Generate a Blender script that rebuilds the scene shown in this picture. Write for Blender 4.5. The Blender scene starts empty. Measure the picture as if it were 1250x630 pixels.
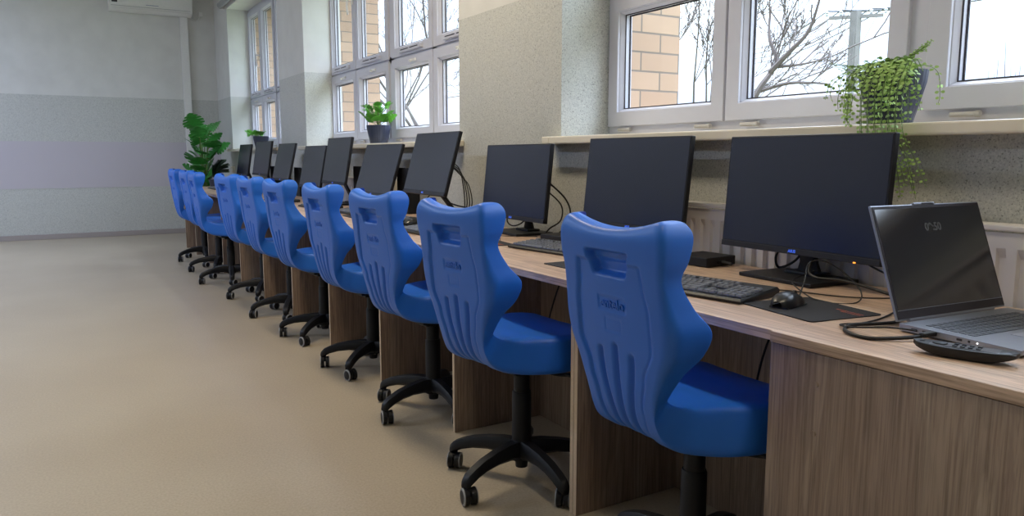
import bpy, bmesh, math, random
from mathutils import Vector, Matrix
C = bpy.context.scene.collection
PI = math.pi
rad = math.radians

# ------------------------------------------------------------------ camera
FPX = 935.0
pitch = math.atan(125 / FPX)
yaw_c = math.atan(560 * math.cos(pitch) / FPX)
CAMH = 1.13
Fv = Vector((math.sin(yaw_c) * math.cos(pitch), math.cos(yaw_c) * math.cos(pitch), -math.sin(pitch)))
Rv = Vector((math.cos(yaw_c), -math.sin(yaw_c), 0))
Uv = Rv.cross(Fv)
cam_d = bpy.data.cameras.new('camera')
cam = bpy.data.objects.new('camera', cam_d)
C.objects.link(cam)
m = Matrix((Rv, Uv, -Fv)).transposed().to_4x4()
m.translation = (0, 0, CAMH)
cam.matrix_world = m
cam_d.sensor_width = 36
cam_d.lens = 36 * FPX / 1250
cam_d.clip_start = 0.02
cam_d.clip_end = 500
bpy.context.scene.camera = cam


def bearing(px, py, dist):
    """world point at a surveyed bearing and distance (used for things far outside)"""
    d = (Fv * FPX + Rv * (px - 625) + Uv * (315 - py)).normalized()
    return Vector((0, 0, CAMH)) + d * dist


# ------------------------------------------------------------------ materials
def srgb(r, g, b):
    def f(c):
        c /= 255
        return c / 12.92 if c <= .04045 else ((c + .055) / 1.055) ** 2.4
    return (f(r), f(g), f(b), 1)


def mat(name, col, rough=.5, metal=0, spec=.5, bump=None, noise=None, emis=None, coat=0, trans=0):
    m = bpy.data.materials.new(name)
    m.use_nodes = True
    nt = m.node_tree
    p = nt.nodes['Principled BSDF']
    p.inputs['Base Color'].default_value = col
    p.inputs['Roughness'].default_value = rough
    p.inputs['Metallic'].default_value = metal
    p.inputs['Specular IOR Level'].default_value = spec
    p.inputs['Coat Weight'].default_value = coat
    tc = nt.nodes.new('ShaderNodeTexCoord')
    n = nt.nodes.new('ShaderNodeTexNoise')
    n.inputs['Scale'].default_value = noise[0] if noise else 60
    n.inputs['Detail'].default_value = 4
    nt.links.new(tc.outputs['Object'], n.inputs['Vector'])
    amt = noise[1] if noise else .06
    mx = nt.nodes.new('ShaderNodeMix')
    mx.data_type = 'RGBA'
    mx.inputs[6].default_value = tuple(c * (1 - amt) for c in col[:3]) + (1,)
    mx.inputs[7].default_value = tuple(min(1, c * (1 + amt)) for c in col[:3]) + (1,)
    nt.links.new(n.outputs['Fac'], mx.inputs[0])
    nt.links.new(mx.outputs[2], p.inputs['Base Color'])
    if bump:
        n2 = nt.nodes.new('ShaderNodeTexNoise')
        n2.inputs['Scale'].default_value = bump[0]
        n2.inputs['Detail'].default_value = 3
        nt.links.new(tc.outputs['Object'], n2.inputs['Vector'])
        b = nt.nodes.new('ShaderNodeBump')
        b.inputs['Strength'].default_value = bump[1]
        b.inputs['Distance'].default_value = .002
        nt.links.new(n2.outputs['Fac'], b.inputs['Height'])
        nt.links.new(b.outputs['Normal'], p.inputs['Normal'])
    if emis:
        p.inputs['Emission Color'].default_value = emis[0]
        p.inputs['Emission Strength'].default_value = emis[1]
    return m


def ramp(nt, stops):
    r = nt.nodes.new('ShaderNodeValToRGB')
    e = r.color_ramp.elements
    e[0].position, e[0].color = stops[0]
    e[1].position, e[1].color = stops[-1]
    for p, c in stops[1:-1]:
        x = e.new(p)
        x.color = c
    return r


def wood(name, axis, gain=1.0):
    """sonoma oak laminate, grain running along axis"""
    m = bpy.data.materials.new(name)
    m.use_nodes = True
    nt = m.node_tree
    L = nt.links.new
    p = nt.nodes['Principled BSDF']
    p.inputs['Roughness'].default_value = .38
    p.inputs['Specular IOR Level'].default_value = .6
    g = nt.nodes.new('ShaderNodeNewGeometry')

    def mapped(fast, slow):
        mp = nt.nodes.new('ShaderNodeMapping')
        s = [fast, fast, fast]
        s['XYZ'.index(axis)] = slow
        mp.inputs['Scale'].default_value = s
        L(g.outputs['Position'], mp.inputs['Vector'])
        return mp
    m1 = mapped(9, .9)
    n1 = nt.nodes.new('ShaderNodeTexNoise')
    n1.inputs['Scale'].default_value = 1
    n1.inputs['Detail'].default_value = 5
    n1.inputs['Roughness'].default_value = .6
    n1.inputs['Distortion'].default_value = .9
    L(m1.outputs[0], n1.inputs['Vector'])
    # rings from folded noise (cathedral figure)
    mul = nt.nodes.new('ShaderNodeMath')
    mul.operation = 'MULTIPLY'
    mul.inputs[1].default_value = 60
    L(n1.outputs['Fac'], mul.inputs[0])
    sn = nt.nodes.new('ShaderNodeMath')
    sn.operation = 'SINE'
    L(mul.outputs[0], sn.inputs[0])
    m2 = mapped(170, 3.5)
    n2 = nt.nodes.new('ShaderNodeTexNoise')
    n2.inputs['Scale'].default_value = 1
    n2.inputs['Detail'].default_value = 4
    n2.inputs['Roughness'].default_value = .7
    L(m2.outputs[0], n2.inputs['Vector'])
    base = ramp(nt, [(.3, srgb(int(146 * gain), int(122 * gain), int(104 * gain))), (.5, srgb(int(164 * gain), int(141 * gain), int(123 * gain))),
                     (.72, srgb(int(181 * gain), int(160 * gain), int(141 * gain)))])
    L(n1.outputs['Fac'], base.inputs[0])
    fine = ramp(nt, [(.36, (.60, .56, .53, 1)), (.55, (1, 1, 1, 1)), (.8, (1.1, 1.1, 1.1, 1))])
    L(n2.outputs['Fac'], fine.inputs[0])
    mx = nt.nodes.new('ShaderNodeMix')
    mx.data_type = 'RGBA'
    mx.blend_type = 'MULTIPLY'
    mx.inputs[0].default_value = .95
    L(base.outputs[0], mx.inputs[6])
    L(fine.outputs[0], mx.inputs[7])
    rr = nt.nodes.new('ShaderNodeMapRange')
    rr.inputs[1].default_value = -1
    rr.inputs[2].default_value = 1
    rr.inputs[3].default_value = .86
    rr.inputs[4].default_value = 1.06
    L(sn.outputs[0], rr.inputs[0])
    vm = nt.nodes.new('ShaderNodeMix')
    vm.data_type = 'RGBA'
    vm.blend_type = 'MULTIPLY'
    vm.inputs[0].default_value = 1
    L(mx.outputs[2], vm.inputs[6])
    L(rr.outputs[0], vm.inputs[7])
    L(vm.outputs[2], p.inputs['Base Color'])
    b = nt.nodes.new('ShaderNodeBump')
    b.inputs['Strength'].default_value = .12
    b.inputs['Distance'].default_value = .001
    L(n2.outputs['Fac'], b.inputs['Height'])
    L(b.outputs['Normal'], p.inputs['Normal'])
    return m


def wall_mat(name, line=1.935, grain=210, band=None):
    """cream paint above the line, flecked mosaic plaster below it"""
    m = bpy.data.materials.new(name)
    m.use_nodes = True
    nt = m.node_tree
    L = nt.links.new
    p = nt.nodes['Principled BSDF']
    p.inputs['Roughness'].default_value = .85
    g = nt.nodes.new('ShaderNodeNewGeometry')
    sep = nt.nodes.new('ShaderNodeSeparateXYZ')
    L(g.outputs['Position'], sep.inputs[0])
    gt = nt.nodes.new('ShaderNodeMath')
    gt.operation = 'GREATER_THAN'
    gt.inputs[1].default_value = line
    L(sep.outputs['Z'], gt.inputs[0])
    n1 = nt.nodes.new('ShaderNodeTexNoise')
    n1.inputs['Scale'].default_value = grain
    n1.inputs['Detail'].default_value = 2
    L(g.outputs['Position'], n1.inputs['Vector'])
    sp = ramp(nt, [(.30, srgb(122, 122, 116)), (.36, srgb(178, 180, 177)), (.52, srgb(190, 192, 188)), (.72, srgb(206, 206, 200))])
    L(n1.outputs['Fac'], sp.inputs[0])
    n3 = nt.nodes.new('ShaderNodeTexNoise')
    n3.inputs['Scale'].default_value = 5
    n3.inputs['Detail'].default_value = 5
    L(g.outputs['Position'], n3.inputs['Vector'])
    cl = ramp(nt, [(.3, srgb(204, 204, 200)), (.7, srgb(212, 212, 208))])
    L(n3.outputs['Fac'], cl.inputs[0])
    mx = nt.nodes.new('ShaderNodeMix')
    mx.data_type = 'RGBA'
    L(gt.outputs[0], mx.inputs[0])
    L(sp.outputs[0], mx.inputs[6])
    L(cl.outputs[0], mx.inputs[7])
    if band:
        # a smooth painted stripe between two heights of the plaster
        lo = nt.nodes.new('ShaderNodeMath')
        lo.operation = 'COMPARE'
        lo.inputs[1].default_value = sum(band) / 2
        lo.inputs[2].default_value = (band[1] - band[0]) / 2
        L(sep.outputs['Z'], lo.inputs[0])
        m3 = nt.nodes.new('ShaderNodeMix')
        m3.data_type = 'RGBA'
        m3.inputs[7].default_value = srgb(188, 183, 190)
        L(lo.outputs[0], m3.inputs[0])
        L(mx.outputs[2], m3.inputs[6])
        mx = m3
    L(mx.outputs[2], p.inputs['Base Color'])
    b = nt.nodes.new('ShaderNodeBump')
    b.inputs['Strength'].default_value = .5
    b.inputs['Distance'].default_value = .0015
    L(n1.outputs['Fac'], b.inputs['Height'])
    L(b.outputs['Normal'], p.inputs['Normal'])
    return m


def floor_mat():
    m = bpy.data.materials.new('vinyl_floor')
    m.use_nodes = True
    nt = m.node_tree
    L = nt.links.new
    p = nt.nodes['Principled BSDF']
    p.inputs['Roughness'].default_value = .36
    p.inputs['Specular IOR Level'].default_value = .45
    g = nt.nodes.new('ShaderNodeNewGeometry')
    n1 = nt.nodes.new('ShaderNodeTexNoise')
    n1.inputs['Scale'].default_value = 120
    n1.inputs['Detail'].default_value = 3
    L(g.outputs['Position'], n1.inputs['Vector'])
    n2 = nt.nodes.new('ShaderNodeTexNoise')
    n2.inputs['Scale'].default_value = 1.3
    n2.inputs['Detail'].default_value = 4
    L(g.outputs['Position'], n2.inputs['Vector'])
    r = ramp(nt, [(.3, srgb(162, 149, 129)), (.5, srgb(175, 162, 142)), (.7, srgb(187, 175, 155))])
    mixn = nt.nodes.new('ShaderNodeMix')
    mixn.inputs[0].default_value = .35
    L(n1.outputs['Fac'], mixn.inputs[2])
    L(n2.outputs['Fac'], mixn.inputs[3])
    L(mixn.outputs[0], r.inputs[0])
    L(r.outputs[0], p.inputs['Base Color'])
    b = nt.nodes.new('ShaderNodeBump')
    b.inputs['Strength'].default_value = .15
    b.inputs['Distance'].default_value = .001
    L(n1.outputs['Fac'], b.inputs['Height'])
    L(b.outputs['Normal'], p.inputs['Normal'])
    return m


def brick_mat():
    m = bpy.data.materials.new('yellow_brick')
    m.use_nodes = True
    nt = m.node_tree
    L = nt.links.new
    p = nt.nodes['Principled BSDF']
    p.inputs['Roughness'].default_value = .8
    g = nt.nodes.new('ShaderNodeNewGeometry')
    sep = nt.nodes.new('ShaderNodeSeparateXYZ')
    L(g.outputs['Position'], sep.inputs[0])
    ad = nt.nodes.new('ShaderNodeMath')
    ad.operation = 'ADD'
    L(sep.outputs['X'], ad.inputs[0])
    L(sep.outputs['Y'], ad.inputs[1])
    cb = nt.nodes.new('ShaderNodeCombineXYZ')
    L(ad.outputs[0], cb.inputs[0])
    L(sep.outputs['Z'], cb.inputs[1])
    bt = nt.nodes.new('ShaderNodeTexBrick')
    bt.inputs['Color1'].default_value = srgb(176, 148, 124)
    bt.inputs['Color2'].default_value = srgb(166, 137, 114)
    bt.inputs['Mortar'].default_value = srgb(120, 108, 98)
    bt.inputs['Scale'].default_value = 1
    bt.inputs['Mortar Size'].default_value = .005
    bt.inputs['Brick Width'].default_value = .26
    bt.inputs['Row Height'].default_value = .098
    L(cb.outputs[0], bt.inputs['Vector'])
    L(bt.outputs['Color'], p.inputs['Base Color'])
    b = nt.nodes.new('ShaderNodeBump')
    b.inputs['Strength'].default_value = .6
    b.inputs['Distance'].default_value = .004
    b.invert = True
    L(bt.outputs['Fac'], b.inputs['Height'])
    L(b.outputs['Normal'], p.inputs['Normal'])
    return m


def glass_mat():
    m = bpy.data.materials.new('window_glass')
    m.use_nodes = True
    nt = m.node_tree
    nt.nodes.clear()
    o = nt.nodes.new('ShaderNodeOutputMaterial')
    t = nt.nodes.new('ShaderNodeBsdfTransparent')
    t.inputs[0].default_value = (.97, .985, .985, 1)
    gl = nt.nodes.new('ShaderNodeBsdfGlossy')
    gl.inputs['Roughness'].default_value = .02
    lw = nt.nodes.new('ShaderNodeLayerWeight')
    pw = nt.nodes.new('ShaderNodeMath')
    pw.operation = 'POWER'
    pw.inputs[1].default_value = 5
    nt.links.new(lw.outputs['Facing'], pw.inputs[0])
    fr = nt.nodes.new('ShaderNodeMath')
    fr.operation = 'MULTIPLY_ADD'
    fr.inputs[1].default_value = .5
    fr.inputs[2].default_value = .02
    nt.links.new(pw.outputs[0], fr.inputs[0])
    mx = nt.nodes.new('ShaderNodeMixShader')
    nt.links.new(fr.outputs[0], mx.inputs[0])
    nt.links.new(t.outputs[0], mx.inputs[1])
    nt.links.new(gl.outputs[0], mx.inputs[2])
    nt.links.new(mx.outputs[0], o.inputs[0])
    return m


M = dict(
    blue=mat('blue_plastic', srgb(34, 108, 212), .38, bump=(900, .12), noise=(8, .04), spec=.5),
    black=mat('black_plastic', srgb(19, 20, 24), .5, bump=(400, .1), spec=.35),
    steel=mat('chrome_steel', srgb(190, 190, 195), .25, metal=1),
    grey=mat('grey_rim', srgb(150, 152, 156), .45),
    cable=mat('black_cable', srgb(18, 18, 20), .55),
    screen=mat('dark_screen', srgb(20, 24, 44), .27, spec=.55, noise=(3, .12)),
    bezel=mat('monitor_bezel', srgb(24, 24, 29), .5, spec=.4),
    logo_blue=mat('logo_blue', srgb(70, 110, 230), .4, emis=(srgb(60, 110, 255), .25)),
    led=mat('orange_led', srgb(240, 150, 60), .4, emis=(srgb(255, 150, 50), 1.5)),
    key=mat('key_plastic', srgb(92, 95, 104), .33, spec=.9),
    kbody=mat('keyboard_body', srgb(24, 25, 28), .45),
    pad=mat('mouse_pad_fabric', srgb(34, 34, 38), .9, bump=(700, .3)),
    orange=mat('orange_print', srgb(150, 74, 50), .8),
    mouse=mat('mouse_plastic', srgb(26, 27, 31), .3, spec=.6),
    alu=mat('grey_aluminium', srgb(150, 156, 170), .38, metal=.6),
    lap_key=mat('laptop_key', srgb(86, 92, 104), .5),
    lap_screen=mat('laptop_screen', srgb(12, 17, 30), .14, spec=1.0),
    dim_text=mat('dim_clock_glow', srgb(60, 62, 64), .5, emis=(srgb(120, 120, 110), .03)),
    frame=mat('white_upvc', srgb(196, 197, 208), .35, noise=(20, .015)),
    gasket=mat('dark_gasket', srgb(42, 38, 48), .6),
    sill=mat('cream_sill', srgb(232, 224, 206), .35, noise=(9, .03)),
    radiator=mat('radiator_enamel', srgb(226, 222, 220), .35, noise=(10, .02)),
    white=mat('white_plastic', srgb(222, 222, 220), .4),
    offwhite=mat('ivory_plastic', srgb(212, 206, 190), .45),
    navy=mat('navy_pot', srgb(40, 46, 66), .45),
    soil=mat('dark_soil', srgb(48, 38, 30), .95, bump=(80, .6), noise=(60, .3)),
    leaf=mat('monstera_leaf', srgb(58, 132, 56), .4, noise=(14, .35), spec=.4),
    leaf_light=mat('young_leaf', srgb(86, 160, 50), .45, noise=(18, .3)),
    fern=mat('fern_leaf', srgb(160, 196, 108), .55, noise=(25, .35)),
    dark_leaf=mat('dark_leaf', srgb(44, 66, 50), .45, noise=(20, .3)),
    stem=mat('plant_stem', srgb(92, 116, 56), .6),
    bark=mat('grey_bark', srgb(82, 74, 72), .9, noise=(12, .25)),
    concrete=mat('pole_concrete', srgb(98, 95, 92), .85, noise=(6, .18), bump=(30, .4)),
    wire=mat('power_wire', srgb(60, 62, 68), .6),
    ceil=mat('ceiling_paint', srgb(228, 226, 220), .9),
    skirting=mat('grey_skirting', srgb(158, 150, 148), .5),
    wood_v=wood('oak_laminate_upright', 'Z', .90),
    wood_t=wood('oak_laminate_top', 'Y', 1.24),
    wood_e=mat('oak_edge_band', srgb(204, 182, 156), .45, noise=(90, .12)),
    wall=wall_mat('flecked_plaster_wall'), wall_band=wall_mat('banded_plaster_wall', band=(.69, 1.32)),
    floor=floor_mat(), brick=brick_mat(), glass=glass_mat(),
    lamp=mat('lamp_diffuser', srgb(250, 246, 236), .5, emis=((1, .9, .76, 1), 4.0)),
    fill_cool=mat('fill_diffuser_cool', srgb(240, 246, 250), .5, emis=((.76, .88, 1, 1), 3.0)),  # diffuser of the added cool fill lamps
    hinge=mat('hinge_cap', srgb(186, 184, 182), .4),
    ground=mat('dull_grass', srgb(112, 118, 84), .95, noise=(2, .3)),
)


M['lap_screen'].node_tree.nodes['Principled BSDF'].inputs['IOR'].default_value = 1.55


# ------------------------------------------------------------------ helpers
class MB:
    def __init__(self):
        self.v, self.f, self.mi, self.cur, self.sm = [], [], [], 0, []
        self.smooth = False

    def add(self, verts, faces, smooth=None):
        n = len(self.v)
        self.v += [tuple(p) for p in verts]
        for f in faces:
            self.f.append(tuple(i + n for i in f))
            self.mi.append(self.cur)
            self.sm.append(self.smooth if smooth is None else smooth)
        return self

    def box(self, c, s, rot=None, bev=0.0):
        hx, hy, hz = (k / 2 for k in s)
        bev = min(bev, hx * .9, hy * .9, hz * .9)
        if bev <= 0:
            vs = [(x, y, z) for x in (-hx, hx) for y in (-hy, hy) for z in (-hz, hz)]
            fs = [(0, 1, 3, 2), (4, 6, 7, 5), (0, 4, 5, 1), (2, 3, 7, 6), (0, 2, 6, 4), (1, 5, 7, 3)]
        else:
            bm = bmesh.new()
            bmesh.ops.create_cube(bm, size=1)
            for v in bm.verts:
                v.co = (v.co.x * s[0], v.co.y * s[1], v.co.z * s[2])
            bmesh.ops.bevel(bm, geom=bm.edges[:], offset=bev, segments=2, affect='EDGES', profile=.6)
            bm.verts.index_update()
            vs = [tuple(v.co) for v in bm.verts]
            fs = [tuple(v.index for v in f.verts) for f in bm.faces]
            bm.free()
        c = Vector(c)
        R = rot if rot is not None else Matrix.Identity(3)
        self.add([c + R @ Vector(v) for v in vs], fs, False)
        return self

    def tube(self, pts, r, n=8, caps=True, sx=1.0):
        pts = [Vector(p) for p in pts]
        rs = r if isinstance(r, (list, tuple)) else [r] * len(pts)
        vs, fs = [], []
        up = None
        for i, p in enumerate(pts):
            t = (pts[min(i + 1, len(pts) - 1)] - pts[max(i - 1, 0)])
            if t.length < 1e-9:
                t = Vector((0, 0, 1))
            t.normalize()
            if up is None:
                up = Vector((0, 0, 1)) if abs(t.z) < .9 else Vector((1, 0, 0))
            a = t.cross(up)
            if a.length < 1e-5:
                a = t.cross(Vector((0.3, 1, .2)))
            a.normalize()
            b = a.cross(t).normalized()
            up = b
            for k in range(n):
                q = 2 * PI * k / n
                vs.append(p + a * math.cos(q) * rs[i] * sx + b * math.sin(q) * rs[i])
        for i in range(len(pts) - 1):
            for k in range(n):
                k2 = (k + 1) % n
                fs.append((i * n + k, i * n + k2, (i + 1) * n + k2, (i + 1) * n + k))
        if caps:
            fs.append(tuple(range(n))[::-1])
            fs.append(tuple((len(pts) - 1) * n + k for k in range(n)))
        self.add(vs, fs, True)
        return self

    def lathe(self, prof, c=(0, 0, 0), n=32, ribs=0, amp=0, axis='Z', caps=True):
        vs, fs = [], []
        c = Vector(c)
        for r, z in prof:
            for k in range(n):
                q = 2 * PI * k / n
                rr = r * (1 + amp * math.cos(ribs * q)) if ribs else r
                a, b = rr * math.cos(q), rr * math.sin(q)
                p = (a, b, z) if axis == 'Z' else ((a, z, b) if axis == 'Y' else (z, a, b))
                vs.append(c + Vector(p))
        m_ = len(prof)
        for i in range(m_ - 1):
            for k in range(n):
                k2 = (k + 1) % n
                fs.append((i * n + k, i * n + k2, (i + 1) * n + k2, (i + 1) * n + k))
        if caps:
            fs.append(tuple(range(n))[::-1])
            fs.append(tuple((m_ - 1) * n + k for k in range(n)))
        self.add(vs, fs, True)
        return self

    def ring(self, ya, yb, za, zb, prof):
        """mitred rectangular ring in the wall plane; prof = [(inset, x), ...]"""
        vs, fs = [], []
        for ins, x in prof:
            vs += [(x, ya + ins, za + ins), (x, yb - ins, za + ins), (x, yb - ins, zb - ins), (x, ya + ins, zb - ins)]
        for i in range(len(prof) - 1):
            for k in range(4):
                k2 = (k + 1) % 4
                fs.append((i * 4 + k, i * 4 + k2, (i + 1) * 4 + k2, (i + 1) * 4 + k))
        self.add(vs, fs, False)
        return self

    def sweep(self, secs):
        """loft of rectangular-ish sections: (centre, side_vec, up_vec)"""
        vs, fs = [], []
        shape = [(-1, -.55), (-.55, -1), (.55, -1), (1, -.55), (1, .3), (.6, 1), (-.6, 1), (-1, .3)]
        for c, s, u in secs:
            c, s, u = Vector(c), Vector(s), Vector(u)
            for a, b in shape:
                vs.append(c + s * a + u * b)
        n = len(shape)
        for i in range(len(secs) - 1):
            for k in range(n):
                k2 = (k + 1) % n
                fs.append((i * n + k, i * n + k2, (i + 1) * n + k2, (i + 1) * n + k))
        fs.append(tuple(range(n))[::-1])
        fs.append(tuple((len(secs) - 1) * n + k for k in range(n)))
        self.add(vs, fs, True)
        return self

    def build(self, name, mats, parent=None, loc=None, auto=True):
        me = bpy.data.meshes.new(name)
        me.from_pydata(self.v, [], self.f)
        if not isinstance(mats, (list, tuple)):
            mats = [mats]
        for mm in mats:
            me.materials.append(mm)
        for p, i, s in zip(me.polygons, self.mi, self.sm):
            p.material_index = i
            p.use_smooth = s
        bm = bmesh.new()
        bm.from_mesh(me)
        bmesh.ops.recalc_face_normals(bm, faces=bm.faces[:])
        bm.to_mesh(me)
        bm.free()
        me.set_sharp_from_angle(angle=rad(40)) if auto and any(self.sm) else None
        o = bpy.data.objects.new(name, me)
        C.objects.link(o)
        if parent is not None:
            o.parent = parent
        if loc is not None:
            o.location = loc
        return o


def tag(o, label, cat, group=None, kind=None):
    if label:
        o['label'] = label
    if cat:
        o['category'] = cat
    if group:
        o['group'] = group
    if kind:
        o['kind'] = kind
    return o


def thing(name, label, cat, loc=(0, 0, 0), rz=0, group=None):
    o = bpy.data.objects.new(name, None)
    o.empty_display_size = .05
    C.objects.link(o)
    o.location = loc
    o.rotation_euler = (0, 0, rz)
    return tag(o, label, cat, group)


def dup(o, parent=None):
    c = o.copy()
    C.objects.link(c)
    if parent is not None:
        c.parent = parent
    for ch in [x for x in bpy.data.objects if x.parent == o]:
        dup(ch, c)
    return c


def text_mesh(name, s, size, extrude, m_, parent, mat4, bold=0.0):
    cu = bpy.data.curves.new(name, 'FONT')
    cu.body = s
    cu.size = size
    cu.extrude = extrude
    cu.offset = bold
    cu.align_x = 'CENTER'
    cu.align_y = 'CENTER'
    t = bpy.data.objects.new(name, cu)
    C.objects.link(t)
    dg = bpy.context.evaluated_depsgraph_get()
    me = bpy.data.meshes.new_from_object(t.evaluated_get(dg))
    bpy.data.objects.remove(t)
    me.name = name
    me.materials.clear()
    me.materials.append(m_)
    me.transform(mat4)
    o = bpy.data.objects.new(name, me)
    C.objects.link(o)
    o.parent = parent
    return o


def facing_user(pos, tilt=0.0):
    """text in the local YZ plane read from -X; reading direction runs towards -Y"""
    return Matrix.Translation(Vector(pos)) @ Matrix.Rotation(tilt, 4, 'Y') @ Matrix(((0, 0, -1, 0), (-1, 0, 0, 0), (0, 1, 0, 0), (0, 0, 0, 1)))


def catmull(keys, t):
    n = len(keys) - 1
    x = min(max(t * n, 0), n - 1e-6)
    i = int(x)
    f = x - i
    p0, p1, p2, p3 = keys[max(i - 1, 0)], keys[i], keys[i + 1], keys[min(i + 2, n)]
    return [.5 * ((2 * b) + (-a + c) * f + (2 * a - 5 * b + 4 * c - d) * f * f + (-a + 3 * b - 3 * c + d) * f ** 3) for a, b, c, d in zip(p0, p1, p2, p3)]


def sm(a, b, x):
    x = min(max((x - a) / (b - a), 0), 1)
    return x * x * (3 - 2 * x)


def curve_pts(pts, n=8):
    pts = [tuple(p) for p in pts]
    N = (len(pts) - 1) * n
    return [Vector(catmull(pts, i / N)) for i in range(N + 1)]


# ------------------------------------------------------------------ room shell
WX, RX = 2.15, 2.42          # wall face and window plane
FARY, BACKY, LEFTX, CEILZ = 12.15, -4.6, -4.6, 3.62
SILLZ, HEADZ = 1.222, 3.10
OPEN = [(-.19, 3.15), (4.25, 7.57), (8.54, 11.20), (-4.2, -.98)]     # window openings along the wall


def struct(name, mb, m_, label, parent=None):
    o = mb.build(name, m_, parent)
    o['kind'] = 'structure'
    if label:
        o['label'] = label
    return o


struct('floor', MB().box(((LEFTX + WX) / 2 + .1, (BACKY + FARY) / 2, -.06), (WX - LEFTX + .6, FARY - BACKY + .4, .12)), M['floor'], 'beige speckled vinyl floor of the classroom')
struct('ceiling', MB().box(((LEFTX + WX) / 2 + .1, (BACKY + FARY) / 2, CEILZ + .06), (WX - LEFTX + .6, FARY - BACKY + .4, .12)), M['ceil'], 'white painted ceiling')
struct('wall_far', MB().box(((LEFTX + WX) / 2 + .2, FARY + .1, CEILZ / 2), (WX - LEFTX + .8, .2, CEILZ)), M['wall_band'], 'far end wall, cream above and flecked plaster below')
struct('wall_left', MB().box((LEFTX - .1, (BACKY + FARY) / 2, CEILZ / 2), (.2, FARY - BACKY, CEILZ)), M['wall'], 'wall opposite the windows')
struct('wall_back', MB().box(((LEFTX + WX) / 2, BACKY - .1, CEILZ / 2), (WX - LEFTX + .4, .2, CEILZ)), M['wall'], 'wall behind the viewer')
w = MB()
IN = WX + .37
w.box(((WX + IN) / 2, (BACKY + FARY) / 2, .6), (IN - WX, FARY - BACKY, 1.2))
w.box(((WX + IN) / 2, (BACKY + FARY) / 2, (HEADZ + CEILZ) / 2), (IN - WX, FARY - BACKY, CEILZ - HEADZ))
segs = [(BACKY, OPEN[3][0]), (OPEN[3][1], OPEN[0][0]), (OPEN[0][1], OPEN[1][0]), (OPEN[1][1], OPEN[2][0]), (OPEN[2][1], FARY)]
for a, b in segs:
    w.box(((WX + IN) / 2, (a + b) / 2, (1.2 + HEADZ) / 2), (IN - WX, b - a, HEADZ - 1.2))
struct('wall_right', w, M['wall'], 'window wall with piers between three tall openings')
w = MB()
OX = 2.935
w.box(((IN + OX) / 2, (BACKY + FARY) / 2, -.0), (OX - IN, FARY - BACKY, 2.4))
w.box(((IN + OX) / 2, (BACKY + FARY) / 2, 3.9), (OX - IN, FARY - BACKY, 1.5))
for i, (a, b) in enumerate(segs):
    a2 = a - (.05 if i else 0)
    b2 = b
    w.box(((IN + OX) / 2, (a + .03 + b) / 2 if i else (a + b) / 2, 2.15), (OX - IN, b - a - (.03 if i else 0), 2.3))
struct('wall_outside', w, M['brick'], 'yellow brick outer face of the window wall')
w = MB()
w.box(((LEFTX + WX) / 2, FARY - .008, .035), (WX - LEFTX, .016, .07), bev=.004)
struct('baseboard_far', w, M['skirting'], 'grey vinyl skirting along the far wall')
w = MB()
w.box((WX - .008, (BACKY + FARY) / 2, .035), (.016, FARY - BACKY - .04, .07), bev=.004)
struct('baseboard_right', w, M['skirting'], 'grey vinyl skirting along the window wall')
w = MB()
w.box(((LEFTX + WX) / 2, FARY - .0015, .688), (WX - LEFTX, .004, .006))
struct('trim_1', w, M['wall'], 'thin plaster seam across the far wall')

struct('ground', MB().box((35, 10, -1.4), (64, 110, .2)), M['ground'], 'dull grass outside')

# ------------------------------------------------------------------ windows
HINGE_Z = 1.256


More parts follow.
